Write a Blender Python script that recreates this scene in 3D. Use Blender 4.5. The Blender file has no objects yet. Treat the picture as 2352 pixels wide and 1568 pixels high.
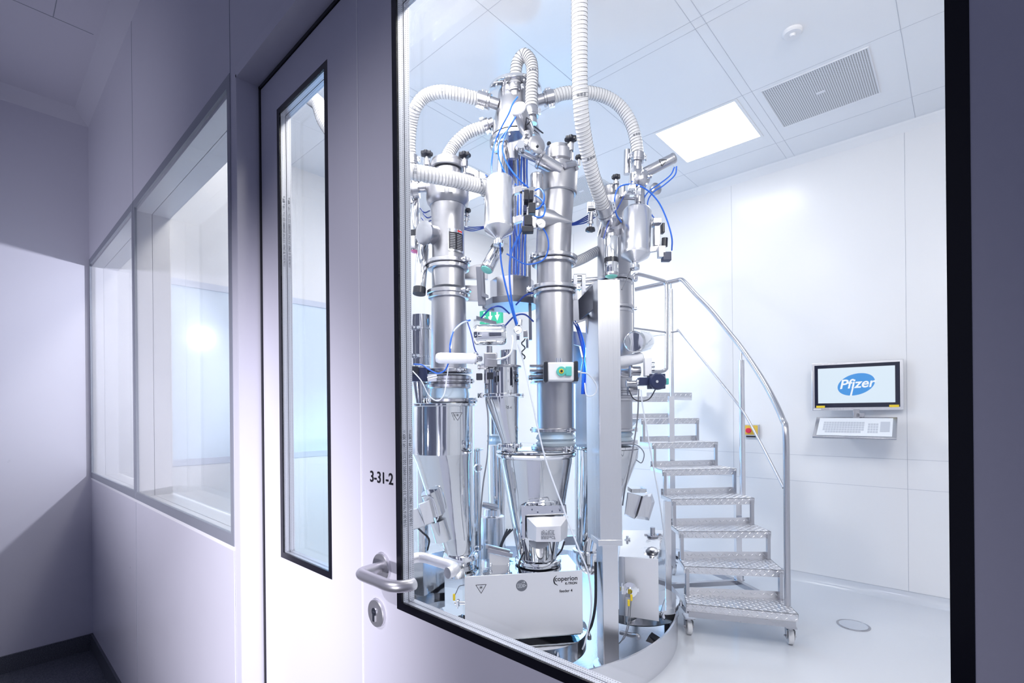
import bpy, math, random
from mathutils import Vector, Matrix
random.seed(7)
S = bpy.context.scene
COL = S.collection
# ------------------------------------------------------------------ camera
FPX, PCY = 1136.2, 949.0
YAW, ROLL = math.radians(42.36), math.radians(-0.555)
H, K = 1.47, 0.936
FW = Vector((-math.sin(YAW), math.cos(YAW), 0)); RT0 = Vector((math.cos(YAW), math.sin(YAW), 0)); UP0 = Vector((0, 0, 1))
RT = RT0*math.cos(ROLL)+UP0*math.sin(ROLL); UP = UP0*math.cos(ROLL)-RT0*math.sin(ROLL)
CAM = Vector((0, 0, H))
cd = bpy.data.cameras.new('camera'); cam = bpy.data.objects.new('camera', cd); COL.objects.link(cam)
cd.sensor_width = 36; cd.lens = FPX/2352*36; cd.shift_y = (PCY-784)/2352; cd.clip_start = .02
cam.matrix_world = Matrix(((RT.x, UP.x, -FW.x, 0), (RT.y, UP.y, -FW.y, 0), (RT.z, UP.z, -FW.z, H), (0, 0, 0, 1)))
S.camera = cam
# ------------------------------------------------------------------ world, lights, exposure
w = bpy.data.worlds.new('world'); S.world = w; w.use_nodes = True
w.node_tree.nodes['Background'].inputs[0].default_value = (.33, .36, .56, 1)
w.node_tree.nodes['Background'].inputs[1].default_value = .36
S.view_settings.view_transform = 'Standard'; S.view_settings.look = 'None'
S.view_settings.gamma = 1; S.view_settings.use_curve_mapping = False
S.view_settings.exposure = 0.0
def lamp(name, kind, loc, target, power, color, **kw):
    d = bpy.data.lights.new(name, kind); d.energy = power; d.color = color
    for k, v in kw.items(): setattr(d, k, v)
    o = bpy.data.objects.new(name, d); COL.objects.link(o); o.location = loc
    o.rotation_euler = (Vector(target)-Vector(loc)).to_track_quat('-Z', 'Y').to_euler()
    return o
CZ, YB = 3.65, 4.84       # clean room ceiling height and back wall
lamp('outer_side_light', 'SPOT', (.1, -1.6, .95), (-1.78, .55, 1.0), 440, (.93, .91, 1), spot_size=math.radians(46), spot_blend=1, shadow_soft_size=.05)
lamp('outer_top_light', 'SPOT', (-.945, -1.3, 2.85), (-.95, .58, 1.15), 98, (.93, .91, 1), spot_size=math.radians(54), spot_blend=1, shadow_soft_size=.03)
lamp('outer_corner_fill', 'SPOT', (-2.5, -1.7, 1.2), (-3.2, .5, 1.95), 105, (.88, .88, 1), spot_size=math.radians(70), spot_blend=1, shadow_soft_size=.05)  # unseen fill, added to lift the dark upper walls by the corner
lamp('cyan_floor_fill', 'SPOT', (-3.2, 1.95, 1.7), (-4.32, 2.9, .2), 48, (.45, .85, 1), spot_size=math.radians(120), spot_blend=1, shadow_soft_size=.05)  # added cyan fill, out of view, tinting the left wall and floor
lamp('clean_room_strobe', 'SPOT', (-2.85, 1.62, 2.28), (-4.2, .3, 1.7), 115, (.93, .93, 1), spot_size=math.radians(80), spot_blend=.5, shadow_soft_size=.04)
lamp('blue_fill_near', 'AREA', (-3.55, 2.0, 1.3), (-2.2, 2.7, 1.4), 13, (.10, .48, 1), shape='RECTANGLE', size=.3, size_y=1.8)  # added lamp behind the door stile for blue edges on the steel
lamp('blue_fill_back', 'AREA', (-3.6, 4.5, 1.5), (-2.0, 2.6, 1.3), 17, (.12, .52, 1), shape='RECTANGLE', size=1.0, size_y=1.6)  # second added blue lamp, streaks the steel from the rear
lamp('back_wall_fill', 'SPOT', (-3.35, 2.0, 2.5), (-2.9, 4.84, 1.1), 130, (1, .99, .95), spot_size=math.radians(100), spot_blend=.8, shadow_soft_size=.22)  # fill added out of sight to brighten the back wall
lamp('door_wall_wash', 'AREA', (-1.9, 1.5, 3.6), (-1.9, .66, .9), 33, (1, .965, .91), shape='RECTANGLE', size=1.2, size_y=.4)  # area fill added so the steel reflects a brighter door wall
lamp('door_side_fill', 'AREA', (.5, 1.1, 3.3), (-1.6, 3.4, 1.2), 45, (1, .96, .88), shape='RECTANGLE', size=1.0, size_y=.6)  # unseen fill added to light the machine from the door side
lamp('door_ceiling_light', 'AREA', (-1.9, 1.25, 3.62), (-1.9, 1.26, 0), 34, (1, .96, .88), shape='RECTANGLE', size=1.1, size_y=.5)  # assumed overhead fill, added out of frame for more light
lamp('blue_fill_behind_post', 'SPOT', CAM+(FW+RT*((1399-1176)/FPX)-UP*((830-PCY)/FPX))*(K*3.17), CAM+(FW+RT*((1292-1176)/FPX)-UP*((830-PCY)/FPX))*(K*3.1), 26, (.08, .5, 1), spot_size=math.radians(140), spot_blend=.6, shadow_soft_size=.04)  # hidden lamp added for a blue band on the front column
# ------------------------------------------------------------------ point helpers (image measurements turned into places)
def ray(x, y): return FW+RT*((x-1176)/FPX)-UP*((y-PCY)/FPX)
def P(x, y, d): return CAM+ray(x, y)*(K*d)
def atY(x, y, Y): r = ray(x, y); return CAM+r*(Y/r.y)
def atX(x, y, X): r = ray(x, y); return CAM+r*(X/r.x)
def atZ(x, y, Z): r = ray(x, y); return CAM+r*((Z-H)/r.z)
# ------------------------------------------------------------------ materials
MATS = {}
def mat(name, col=(.8, .8, .8), rough=.5, metal=0., emit=None, es=1., spec=.5, coat=0., alpha=1., trans=0., ior=1.45, bump=None, noise=None, aniso=0., ss=0):
    m = bpy.data.materials.new(name); m.use_nodes = True; nt = m.node_tree; b = nt.nodes['Principled BSDF']
    b.inputs['Base Color'].default_value = (*col, 1); b.inputs['Roughness'].default_value = rough; b.inputs['Metallic'].default_value = metal
    b.inputs['Specular IOR Level'].default_value = spec; b.inputs['Coat Weight'].default_value = coat
    b.inputs['Alpha'].default_value = alpha; b.inputs['Transmission Weight'].default_value = trans; b.inputs['IOR'].default_value = ior
    b.inputs['Anisotropic'].default_value = aniso
    if emit: b.inputs['Emission Color'].default_value = (*emit, 1); b.inputs['Emission Strength'].default_value = es
    tc = nt.nodes.new('ShaderNodeTexCoord')
    if noise:   # (scale, amount, (sx,sy,sz)) varies roughness slightly and colour a touch
        mp = nt.nodes.new('ShaderNodeMapping'); mp.inputs['Scale'].default_value = noise[2]
        nz = nt.nodes.new('ShaderNodeTexNoise'); nz.inputs['Scale'].default_value = noise[0]; nz.inputs['Detail'].default_value = 4
        nt.links.new(tc.outputs['Object'], mp.inputs[0]); nt.links.new(mp.outputs[0], nz.inputs[0])
        mr = nt.nodes.new('ShaderNodeMapRange'); mr.inputs['To Min'].default_value = max(0, rough-noise[1]); mr.inputs['To Max'].default_value = rough+noise[1]
        nt.links.new(nz.outputs[0], mr.inputs[0]); nt.links.new(mr.outputs[0], b.inputs['Roughness'])
    if bump:    # (scale, strength, (sx,sy,sz))
        mp = nt.nodes.new('ShaderNodeMapping'); mp.inputs['Scale'].default_value = bump[2]
        nz = nt.nodes.new('ShaderNodeTexNoise'); nz.inputs['Scale'].default_value = bump[0]; nz.inputs['Detail'].default_value = 3
        bp = nt.nodes.new('ShaderNodeBump'); bp.inputs['Strength'].default_value = bump[1]; bp.inputs['Distance'].default_value = .01
        nt.links.new(tc.outputs['Object'], mp.inputs[0]); nt.links.new(mp.outputs[0], nz.inputs[0])
        nt.links.new(nz.outputs[0], bp.inputs['Height']); nt.links.new(bp.outputs[0], b.inputs['Normal'])
    MATS[name] = m
    return m
mat('panel_white', (.83, .83, .85), .22, noise=(6, .05, (1, 1, 1)), spec=.5)
mat('outer_panel', (.72, .71, .80), .30, noise=(8, .05, (1, 1, 1)), bump=(900, .03, (1, 1, 1)))
mat('door_paint', (.74, .73, .82), .32, bump=(1200, .03, (1, 1, 1)))
mat('lab_ceiling', (.84, .85, .88), .12, spec=.6)
mat('lab_floor', (.66, .68, .73), .16, spec=.6, noise=(5, .06, (1, 1, 1)))
mat('seam', (.33, .35, .42), .5)
mat('lab_seam', (.50, .52, .58), .5)
mat('seal_and_highlight', (.92, .92, .96), .4)  # meeting seal; also paints the bright line on the panel edge
mat('frame_grey', (.36, .38, .44), .4, .3)
mat('lit_view_pane', (.70, .80, .90), .12)  # opaque pale blue painted for the lit view through the glass
mat('frame_light', (.62, .66, .76), .35)
mat('black_gasket', (.008, .008, .014), .25)
mat('spacer_alu', (.72, .74, .80), .35, .6)
mat('dot_dark', (.12, .13, .17), .6)
mat('steel_satin', (.50, .50, .53), .26, 1, noise=(3, .06, (1, 1, 1)))
mat('steel_blast', (.44, .44, .47), .36, 1, noise=(4, .04, (1, 1, 1)))
mat('steel_polish', (.72, .73, .75), .06, 1, bump=(14, .10, (1, 1, .12)))
mat('steel_brushed', (.74, .74, .77), .27, 1, bump=(60, .06, (1, 1, .02)))
mat('steel_plate', (.80, .80, .83), .42, .55, bump=(4, .05, (1, 1, 1)))
mat('steel_lever', (.80, .79, .82), .38, .85)
mat('steel_dark', (.22, .23, .27), .35, 1)
mat('steel_tread', (.74, .74, .77), .34, .9)
mat('chrome', (.82, .83, .86), .06, 1)
mat('black_plastic', (.012, .014, .022), .3)
mat('navy_plastic', (.012, .02, .07), .3)
mat('blue_tube', (.015, .13, .62), .28)
mat('dark_blue_tube', (.012, .05, .32), .3)
mat('clear_tube', (.72, .76, .84), .15)
mat('grey_cable', (.18, .19, .22), .4)
mat('black_cable', (.012, .012, .018), .4)
mat('teal_plastic', (.10, .50, .44), .3)
mat('teal_pale', (.2, .62, .55), .2)  # lighter teal of the indicator domes, no emission
mat('pink_plastic', (.8, .2, .4), .3)
mat('yellow_plastic', (.85, .62, .02), .4)
mat('white_cloth', (.86, .87, .92), .7, bump=(30, .3, (1, 1, 1)))
mat('white_paint', (.80, .80, .83), .35)
mat('white_nylon', (.82, .82, .84), .35)
mat('silicone', (.62, .72, .80), .2, trans=.35)
mat('hose_wall', (.80, .80, .82), .22, trans=.25, ior=1.2)
mat('hose_wire', (.09, .09, .11), .35)
mat('print_black', (.01, .01, .015), .5)
mat('print_grey', (.16, .17, .2), .5)
mat('print_red', (.6, .03, .03), .5)
mat('sign_green', (.03, .42, .24), .4, emit=(.03, .5, .3), es=.25)
mat('sign_white', (.85, .9, .88), .4, emit=(.7, .9, .85), es=.3)
mat('screen_white', (.03, .03, .03), .2, emit=(.80, .92, 1), es=1.0)
mat('screen_blue', (.02, .05, .1), .2, emit=(.055, .30, .72), es=1.0)
mat('screen_letter', (.03, .03, .03), .2, emit=(.95, .98, 1), es=1.05)
mat('screen_black', (.01, .012, .03), .08)
mat('lamp_diffuser', (.9, .9, .9), .5, emit=(1, .965, .89), es=9.2)
mat('key_white', (.82, .85, .9), .35)
mat('key_grey', (.55, .58, .65), .4)
mat('red_button', (.7, .02, .06), .3)
mat('box_yellow', (.75, .5, .05), .4)
mat('gauge_face', (.85, .86, .88), .3)
# clear glazing: mirror reflection at grazing angles, otherwise see-through
gm = bpy.data.materials.new('glazing'); gm.use_nodes = True; nt = gm.node_tree; nt.nodes.clear()
o_ = nt.nodes.new('ShaderNodeOutputMaterial'); mx = nt.nodes.new('ShaderNodeMixShader'); lwt = nt.nodes.new('ShaderNodeLayerWeight'); lwt.inputs[0].default_value = .5; pw = nt.nodes.new('ShaderNodeMath'); pw.operation = 'POWER'; pw.inputs[1].default_value = 5; fr = nt.nodes.new('ShaderNodeMath'); fr.operation = 'MULTIPLY_ADD'; fr.inputs[1].default_value = .9; fr.inputs[2].default_value = .03
tr = nt.nodes.new('ShaderNodeBsdfTransparent'); gl = nt.nodes.new('ShaderNodeBsdfGlossy'); gl.inputs['Roughness'].default_value = 0.0
nt.links.new(lwt.outputs['Facing'], pw.inputs[0]); nt.links.new(pw.outputs[0], fr.inputs[0]); tr.inputs[0].default_value = (.985, .99, 1, 1)
nt.links.new(fr.outputs[0], mx.inputs[0]); nt.links.new(tr.outputs[0], mx.inputs[1]); nt.links.new(gl.outputs[0], mx.inputs[2]); nt.links.new(mx.outputs[0], o_.inputs[0])
MATS['glazing'] = gm
def grain(name, c0, c1, scale, rough):
    m = mat(name, c0, rough); nt = m.node_tree; b = nt.nodes['Principled BSDF']
    tc = nt.nodes.new('ShaderNodeTexCoord'); nz = nt.nodes.new('ShaderNodeTexNoise'); nz.inputs['Scale'].default_value = scale; nz.inputs['Detail'].default_value = 2
    cr = nt.nodes.new('ShaderNodeValToRGB'); cr.color_ramp.elements[0].position = .42; cr.color_ramp.elements[1].position = .6
    cr.color_ramp.elements[0].color = (*c0, 1); cr.color_ramp.elements[1].color = (*c1, 1)
    nt.links.new(tc.outputs['Object'], nz.inputs[0]); nt.links.new(nz.outputs[0], cr.inputs[0]); nt.links.new(cr.outputs[0], b.inputs['Base Color'])
grain('outer_floor', (.07, .075, .10), (.20, .21, .25), 260, .35)
grain('outer_base', (.06, .065, .085), (.15, .16, .19), 320, .4)
# perforated sheet: round holes on a square grid
pm = mat('perforated_sheet', (.72, .73, .76), .45); nt = pm.node_tree; b = nt.nodes['Principled BSDF']
tc = nt.nodes.new('ShaderNodeTexCoord'); vm = nt.nodes.new('ShaderNodeVectorMath'); vm.operation = 'SCALE'; vm.inputs['Scale'].default_value = 78
vf = nt.nodes.new('ShaderNodeVectorMath'); vf.operation = 'FRACTION'; vs = nt.nodes.new('ShaderNodeVectorMath'); vs.operation = 'SUBTRACT'; vs.inputs[1].default_value = (.5, .5, 0)
vx = nt.nodes.new('ShaderNodeVectorMath'); vx.operation = 'MULTIPLY'; vx.inputs[1].default_value = (1, 1, 0)
vl = nt.nodes.new('ShaderNodeVectorMath'); vl.operation = 'LENGTH'; lt = nt.nodes.new('ShaderNodeMath'); lt.operation = 'LESS_THAN'; lt.inputs[1].default_value = .30
mc = nt.nodes.new('ShaderNodeMix'); mc.data_type = 'RGBA'; mc.inputs[6].default_value = (.72, .73, .76, 1); mc.inputs[7].default_value = (.10, .10, .10, 1)
nt.links.new(tc.outputs['Object'], vm.inputs[0]); nt.links.new(vm.outputs[0], vf.inputs[0]); nt.links.new(vf.outputs[0], vs.inputs[0]); nt.links.new(vs.outputs[0], vx.inputs[0])
nt.links.new(vx.outputs[0], vl.inputs[0]); nt.links.new(vl.outputs['Value'], lt.inputs[0]); nt.links.new(lt.outputs[0], mc.inputs[0]); nt.links.new(mc.outputs[2], b.inputs['Base Color'])
# ------------------------------------------------------------------ mesh building
def frame(d):
    d = Vector(d).normalized(); a = Vector((0, 0, 1)) if abs(d.z) < .9 else Vector((1, 0, 0))
    u = d.cross(a).normalized(); return u, d.cross(u).normalized(), d
class MB:
    def __init__(s): s.v = []; s.f = []; s.m = []
    def add(s, vs, fs, mi=0):
        n = len(s.v); s.v += [Vector(x) for x in vs]; s.f += [tuple(i+n for i in f) for f in fs]; s.m += [mi]*len(fs); return s
    def box(s, lo, hi, mi=0):
        (a, b, c), (d, e, g) = lo, hi
        return s.add([(a, b, c), (d, b, c), (d, e, c), (a, e, c), (a, b, g), (d, b, g), (d, e, g), (a, e, g)],
                     [(0, 3, 2, 1), (4, 5, 6, 7), (0, 1, 5, 4), (1, 2, 6, 5), (2, 3, 7, 6), (3, 0, 4, 7)], mi)
    def obox(s, c, ax, ay, az, mi=0):   # centre and half-axis vectors
        c = Vector(c); ax = Vector(ax); ay = Vector(ay); az = Vector(az)
        return s.add([c+ax*i+ay*j+az*k for k in (-1, 1) for i, j in ((-1, -1), (1, -1), (1, 1), (-1, 1))],
                     [(0, 3, 2, 1), (4, 5, 6, 7), (0, 1, 5, 4), (1, 2, 6, 5), (2, 3, 7, 6), (3, 0, 4, 7)], mi)
    def bar(s, p, q, w, h=None, mi=0, up=None):
        p = Vector(p); q = Vector(q); d = (q-p); h = h or w
        z = Vector(up) if up else (Vector((0, 0, 1)) if abs(d.normalized().z) < .95 else Vector((.67, -.74, 0)))
        u = d.cross(z).normalized(); v = u.cross(d).normalized()
        return s.obox((p+q)/2, d/2, u*w/2, v*h/2, mi)
    def rings(s, rs, cap=(1, 1), mi=0):
        n = len(rs[0]); k = len(s.v)
        for r in rs: s.v += [Vector(x) for x in r]
        for i in range(len(rs)-1):
            for j in range(n):
                a = k+i*n+j; b = k+i*n+(j+1) % n; s.f.append((a, b, b+n, a+n)); s.m.append(mi)
        if cap[0]: s.f.append(tuple(k+j for j in reversed(range(n)))); s.m.append(mi)
        if cap[1]: s.f.append(tuple(k+(len(rs)-1)*n+j for j in range(n))); s.m.append(mi)
        return s
    def circ(s, c, u, v, r, n, ph=0): return [Vector(c)+u*(r*math.cos(2*math.pi*i/n+ph))+v*(r*math.sin(2*math.pi*i/n+ph)) for i in range(n)]
    def cyl(s, p, q, r, r2=None, n=20, mi=0, cap=(1, 1)):
        p = Vector(p); q = Vector(q); u, v, d = frame(q-p); r2 = r if r2 is None else r2
        return s.rings([s.circ(p, u, v, r, n), s.circ(q, u, v, r2, n)], cap, mi)
    def lathe(s, c, prof, axis=(0, 0, 1), n=40, mi=0, cap=(1, 1)):  # prof: (radius, height along axis[, dx, dy])
        c = Vector(c); u, v, d = frame(axis)
        return s.rings([s.circ(c+d*pr[1]+(Vector((pr[2], pr[3], 0)) if len(pr) > 2 else Vector()), u, v, max(pr[0], 1e-4), n) for pr in prof], cap, mi)
    def tube(s, pts, r, n=8, mi=0, sub=6, smooth=True, cap=(1, 1)):
        pts = spline(pts, sub) if smooth else [Vector(p) for p in pts]
        fr_ = frames(pts); return s.rings([s.circ(p, u, v, r if not callable(r) else r(i/(len(pts)-1)), n) for i, (p, u, v) in enumerate(fr_)], cap, mi)
    def sphere(s, c, r, n=14, mi=0, sz=1):
        return s.lathe(c, [(r*math.sin(math.pi*i/8), -r*sz*math.cos(math.pi*i/8)) for i in range(9)], n=n, mi=mi)
    def prism(s, poly, off, mi=0):
        poly = [Vector(p) for p in poly]; off = Vector(off); n = len(poly)
        return s.add(poly+[p+off for p in poly], [tuple(reversed(range(n))), tuple(range(n, 2*n))]+[(i, (i+1) % n, (i+1) % n+n, i+n) for i in range(n)], mi)
    def build(s, name, m, parent=None, origin=None, bevel=0, flat=False):
        ms = m if isinstance(m, (list, tuple)) else [m]
        if origin is None: origin = parent_loc(parent) if parent else Vector((sum(v.x for v in s.v)/len(s.v), sum(v.y for v in s.v)/len(s.v), min(v.z for v in s.v)))
        origin = Vector(origin)
        me = bpy.data.meshes.new(name); me.from_pydata([v-origin for v in s.v], [], s.f)
        for x in ms: me.materials.append(MATS[x])
        me.polygons.foreach_set('material_index', s.m)
        import bmesh
        bm = bmesh.new(); bm.from_mesh(me); bmesh.ops.recalc_face_normals(bm, faces=bm.faces); bm.to_mesh(me); bm.free()
        if not flat: me.polygons.foreach_set('use_smooth', [True]*len(me.polygons)); me.set_sharp_from_angle(angle=math.radians(35))
        me.update()
        o = bpy.data.objects.new(name, me); COL.objects.link(o)
        if parent: o.parent = parent; o.location = origin-parent_loc(parent)
        else: o.location = origin
        if bevel:
            b = o.modifiers.new('bevel', 'BEVEL'); b.width = bevel; b.segments = 2; b.limit_method = 'ANGLE'; b.angle_limit = math.radians(40)
        return o
def parent_loc(o):
    v = Vector()
    while o: v += o.location; o = o.parent
    return v
def spline(pts, sub=6):
    p = [Vector(x) for x in pts]
    if len(p) < 3: return [p[0].lerp(p[-1], i/sub) for i in range(sub+1)]
    q = [p[0]*2-p[1]]+p+[p[-1]*2-p[-2]]; out = []
    for i in range(1, len(q)-2):
        a, b, c, d = q[i-1:i+3]
        for j in range(sub):
            t = j/sub; out.append(.5*((2*b)+(c-a)*t+(2*a-5*b+4*c-d)*t*t+(3*b-a-3*c+d)*t**3))
    return out+[p[-1]]
def resample(pts, step):
    L = [0]
    for a, b in zip(pts, pts[1:]): L.append(L[-1]+(b-a).length)
    n = max(2, int(L[-1]/step)); out = []; j = 0
    for i in range(n+1):
        t = L[-1]*i/n
        while j < len(L)-2 and L[j+1] < t: j += 1
        out.append(pts[j].lerp(pts[j+1], (t-L[j])/max(1e-9, L[j+1]-L[j])))
    return out
def frames(pts):
    out = []; u = None
    for i, p in enumerate(pts):
        d = (pts[min(i+1, len(pts)-1)]-pts[max(i-1, 0)]).normalized()
        u = frame(d)[0] if u is None else (u-d*u.dot(d)).normalized()
        out.append((p, u, d.cross(u)))
    return out
def E(name, loc, label, cat, group=None):
    o = bpy.data.objects.new(name, None); COL.objects.link(o); o.location = loc; o.empty_display_size = .1
    o['label'] = label; o['category'] = cat
    if group: o['group'] = group
    return o
def tag(o, label, cat, group=None, kind=None):
    o['label'] = label; o['category'] = cat
    if group: o['group'] = group
    if kind: o['kind'] = kind
    return o
def struct(o): o['kind'] = 'structure'; return o
def box(lo, hi): return MB().box(lo, hi)
def text(name, body, size, origin, xdir, ydir, m, parent, shear=0, bold=0, ext=.0004, align='CENTER'):
    cu = bpy.data.curves.new(name, 'FONT'); cu.body = body; cu.size = size; cu.shear = shear; cu.offset = bold; cu.extrude = ext
    cu.align_x = align; cu.align_y = 'CENTER'
    t = bpy.data.objects.new(name, cu); COL.objects.link(t); dg = bpy.context.evaluated_depsgraph_get()
    me = bpy.data.meshes.new_from_object(t.evaluated_get(dg)); bpy.data.objects.remove(t)
    x = Vector(xdir).normalized(); z = x.cross(Vector(ydir)).normalized(); y = z.cross(x); o0 = Vector(origin)
    me.transform(Matrix(((x.x, y.x, z.x, o0.x), (x.y, y.y, z.y, o0.y), (x.z, y.z, z.z, o0.z), (0, 0, 0, 1))))
    pl = parent_loc(parent); me.transform(Matrix.Translation(-pl))
    me.materials.clear(); me.materials.append(MATS[m])
    o = bpy.data.objects.new(name, me); COL.objects.link(o); o.parent = parent; return o
#@STRUCT
# ------------------------------------------------------------------ outer room
DW, DL = .52, .58                 # wall face and door leaf face
WT = .66                          # clean room side of the partition
XC = -4.10                        # outer corner
CO = 3.383                        # outer ceiling
struct(MB().box((XC-.1, -3, -.06), (2.2, DW, 0)).build('floor', 'outer_floor'))['label'] = 'dark speckled outer floor'
struct(MB().box((XC-.1, -3, CO), (2.2, DW, CO+.05)).build('ceiling', 'outer_panel'))
struct(MB().box((XC-.12, -3, 0), (XC, DW+.05, CO)).build('wall_left', 'outer_panel'))
struct(MB().box((XC, -3, 0), (XC+.012, DW, .10)).build('baseboard_left', 'outer_base'))
struct(MB().box((XC, DW-.012, 0), (-1.524, DW, .10)).build('baseboard_back', 'outer_base'))
cv = MB()   # thin cove strips under the outer ceiling
cv.prism([(XC, -3, CO), (XC+.07, -3, CO), (XC, -3, CO-.07)], (0, 3+DW, 0)); cv.prism([(XC, DW, CO), (XC, DW-.07, CO), (XC, DW, CO-.07)], (6.3, 0, 0))
struct(cv.build('trim_1', 'outer_panel'))
WZ0, WZ1, XM, XR = 1.088, 2.472, -2.85, -1.576
wl = MB()
wl.box((XC, DW, 0), (-1.524, WT, WZ0)); wl.box((XC, DW, WZ1), (-1.524, WT, CZ)); wl.box((XR, DW, WZ0), (-1.524, WT, WZ1))
wl.box((-1.524, DW, 2.46), (.25, WT, CZ)); wl.box((.19, DW, 0), (2.2, WT, 2.46)); wl.box((.25, DW, 2.46), (2.2, WT, CZ))
struct(wl.build('wall_front', 'outer_panel'))
cl = MB(); y_ = WT+.008  # white lining added so the steel mirrors a brighter wall
cl.box((XC-.2, WT, 0), (-1.524, y_, WZ0)); cl.box((XC-.2, WT, WZ1), (-1.524, y_, CZ)); cl.box((XR, WT, WZ0), (-1.524, y_, WZ1)); cl.box((-1.524, WT, 2.46), (.19, y_, CZ)); cl.box((.19, WT, 0), (1.6, y_, CZ))
struct(cl.build('trim_8', 'panel_white'))
sm = MB()
for x in (XM, XR): sm.box((x-.0012, DW-.0008, WZ1), (x+.0012, DW, CO-.07)); sm.box((x-.0012, DW-.0008, .1), (x+.0012, DW, WZ0-.012))
# ceiling and left wall seams
sm.box((XC+.9, -3, CO-.001), (XC+.903, DW-.09, CO)); sm.box((XC, -.15, CO-.001), (-1, -.147, CO)); sm.box((XC+.9, .28, CO-.001), (-1, .283, CO))
sm.box((XC+.0005, -.9, .1), (XC+.0015, -.897, CO-.07))
struct(sm.build('trim_2', 'seam'))
st_ = MB().box((XC, DW-.002, WZ0-.012), (XR, DW, WZ0)).box((XR-.003, DW-.0016, .1), (XR+.001, DW, WZ0-.012))  # pale strips painting the highlight along the panel edge below the windows
struct(st_.build('trim_7', 'seal_and_highlight'))
def window(n, x0, x1):
    fr_ = MB(); b = .035
    for lo, hi in (((x0, WZ0), (x1, WZ0+b)), ((x0, WZ1-b), (x1, WZ1)), ((x0, WZ0+b), (x0+b*.7, WZ1-b)), ((x1-b*.7, WZ0+b), (x1, WZ1-b))):
        fr_.box((lo[0], DW-.002, lo[1]), (hi[0], DW+.008, hi[1]))
    f = struct(fr_.build('window_%d' % n, 'frame_grey', origin=((x0+x1)/2, DW, WZ0)))
    rv = MB(); t = .012
    for ya, yb in ((DW+.008, DW+.066), (DW+.068, WT)):
        rv.box((x0, ya, WZ0), (x1, yb, WZ0+t)); rv.box((x0, ya, WZ1-b-t), (x1, yb, WZ1-b)); rv.box((x0+.01, ya, WZ0+t), (x0+.01+t, yb, WZ1-b-t)); rv.box((x1-.01-t, ya, WZ0+t), (x1-.01, yb, WZ1-b-t))
    rv.build('window_reveal', 'panel_white', f)
    for y in (DW+.002, WT-.006): MB().box((x0+.02, y, WZ0+.02), (x1-.02, y+.003, WZ1-.04)).build('pane', 'glazing', f)
    return f
window(1, XC, XM-.006); window(2, XM+.006, XR)
struct(MB().box((XM-.006, DW-.003, WZ0), (XM+.006, WT, WZ1)).build('trim_3', 'frame_grey'))
# door frame with its reveal
XL0, XL1, XS = -1.524, .14, -.978
df = MB(); df.box((XL0-.002, DW-.004, 0), (XL0+.006, WT, 2.44)); df.box((XL0, DW-.004, 2.432), (XL1+.05, WT, 2.462)); df.box((XL1+.004, DW-.004, 0), (XL1+.05, WT, 2.44))
struct(df.build('door_1', 'door_paint'))
gk = MB(); gk.box((XL0+.006, DL-.004, 0), (XL0+.014, DL+.02, 2.432)); gk.box((XL0+.006, DL-.004, 2.424), (XL1, DL+.02, 2.432)); gk.build('frame_gasket', 'black_gasket', bpy.data.objects['door_1'])
def leaf(n, x0, x1, gx0, gx1, gz0, gz1, z1=2.422):
    m = MB(); T = .038
    m.box((x0, DL, .008), (gx0, DL+T, z1)); m.box((gx1, DL, .008), (x1, DL+T, z1)); m.box((gx0, DL, .008), (gx1, DL+T, gz0)); m.box((gx0, DL, gz1), (gx1, DL+T, z1))
    f = struct(m.build('door_%d' % n, 'door_paint', origin=(x0, DL, 0)))
    g = MB(); b = .016
    for lo, hi in (((gx0, gz0), (gx1, gz0+b)), ((gx0, gz1-b), (gx1, gz1)), ((gx0, gz0+b), (gx0+b, gz1-b)), ((gx1-b, gz0+b), (gx1, gz1-b))):
        g.box((lo[0], DL-.0006, lo[1]), (hi[0], DL+.004, hi[1]))
    g.build('glass_border', 'black_gasket', f)
    sp = MB(); bb = b-.002
    for ya in (DL+.005, DL+.0195):
        yb = ya+.0125
        sp.box((gx0, ya, gz0), (gx1, yb, gz0+bb)); sp.box((gx0, ya, gz1-bb), (gx1, yb, gz1)); sp.box((gx0, ya, gz0+bb), (gx0+bb, yb, gz1-bb)); sp.box((gx1-bb, ya, gz0+bb), (gx1, yb, gz1-bb))
        for yy in (ya+.003, ya+.0095):
            z = gz0+bb+.004
            while z < gz1-bb-.003:
                e = .0007; sp.add([(gx0+bb+.0002, yy-e, z-e), (gx0+bb+.0002, yy+e, z-e), (gx0+bb+.0002, yy+e, z+e), (gx0+bb+.0002, yy-e, z+e)], [(0, 1, 2, 3)], 1); z += .0042
            x = gx0+bb+.004
            while x < gx1-bb-.003:
                e = .0007
                for zz in (gz0+bb+.0002, gz1-bb-.0002): sp.add([(x-e, yy-e, zz), (x+e, yy-e, zz), (x+e, yy+e, zz), (x-e, yy+e, zz)], [(0, 1, 2, 3)], 1)
                x += .0042
    sp.build('glass_spacer', ['spacer_alu', 'dot_dark'], f, flat=True)
    for ya in (DL+.001, DL+.032): MB().box((gx0+.004, ya, gz0+.004), (gx1-.004, ya+.002, gz1-.004)).build('pane', 'glazing', f)
    return f
d2 = leaf(2, XL0+.014, XS-.003, -1.401, -1.114, 1.078, 2.318)
d3 = leaf(3, XS+.001, XL1, -.848, .0063, 1.078, 2.318)
MB().box((XS-.003, DL-.001, .008), (XS+.001, DL+.034, 2.422)).build('meeting_seal', 'seal_and_highlight', d2)
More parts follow.
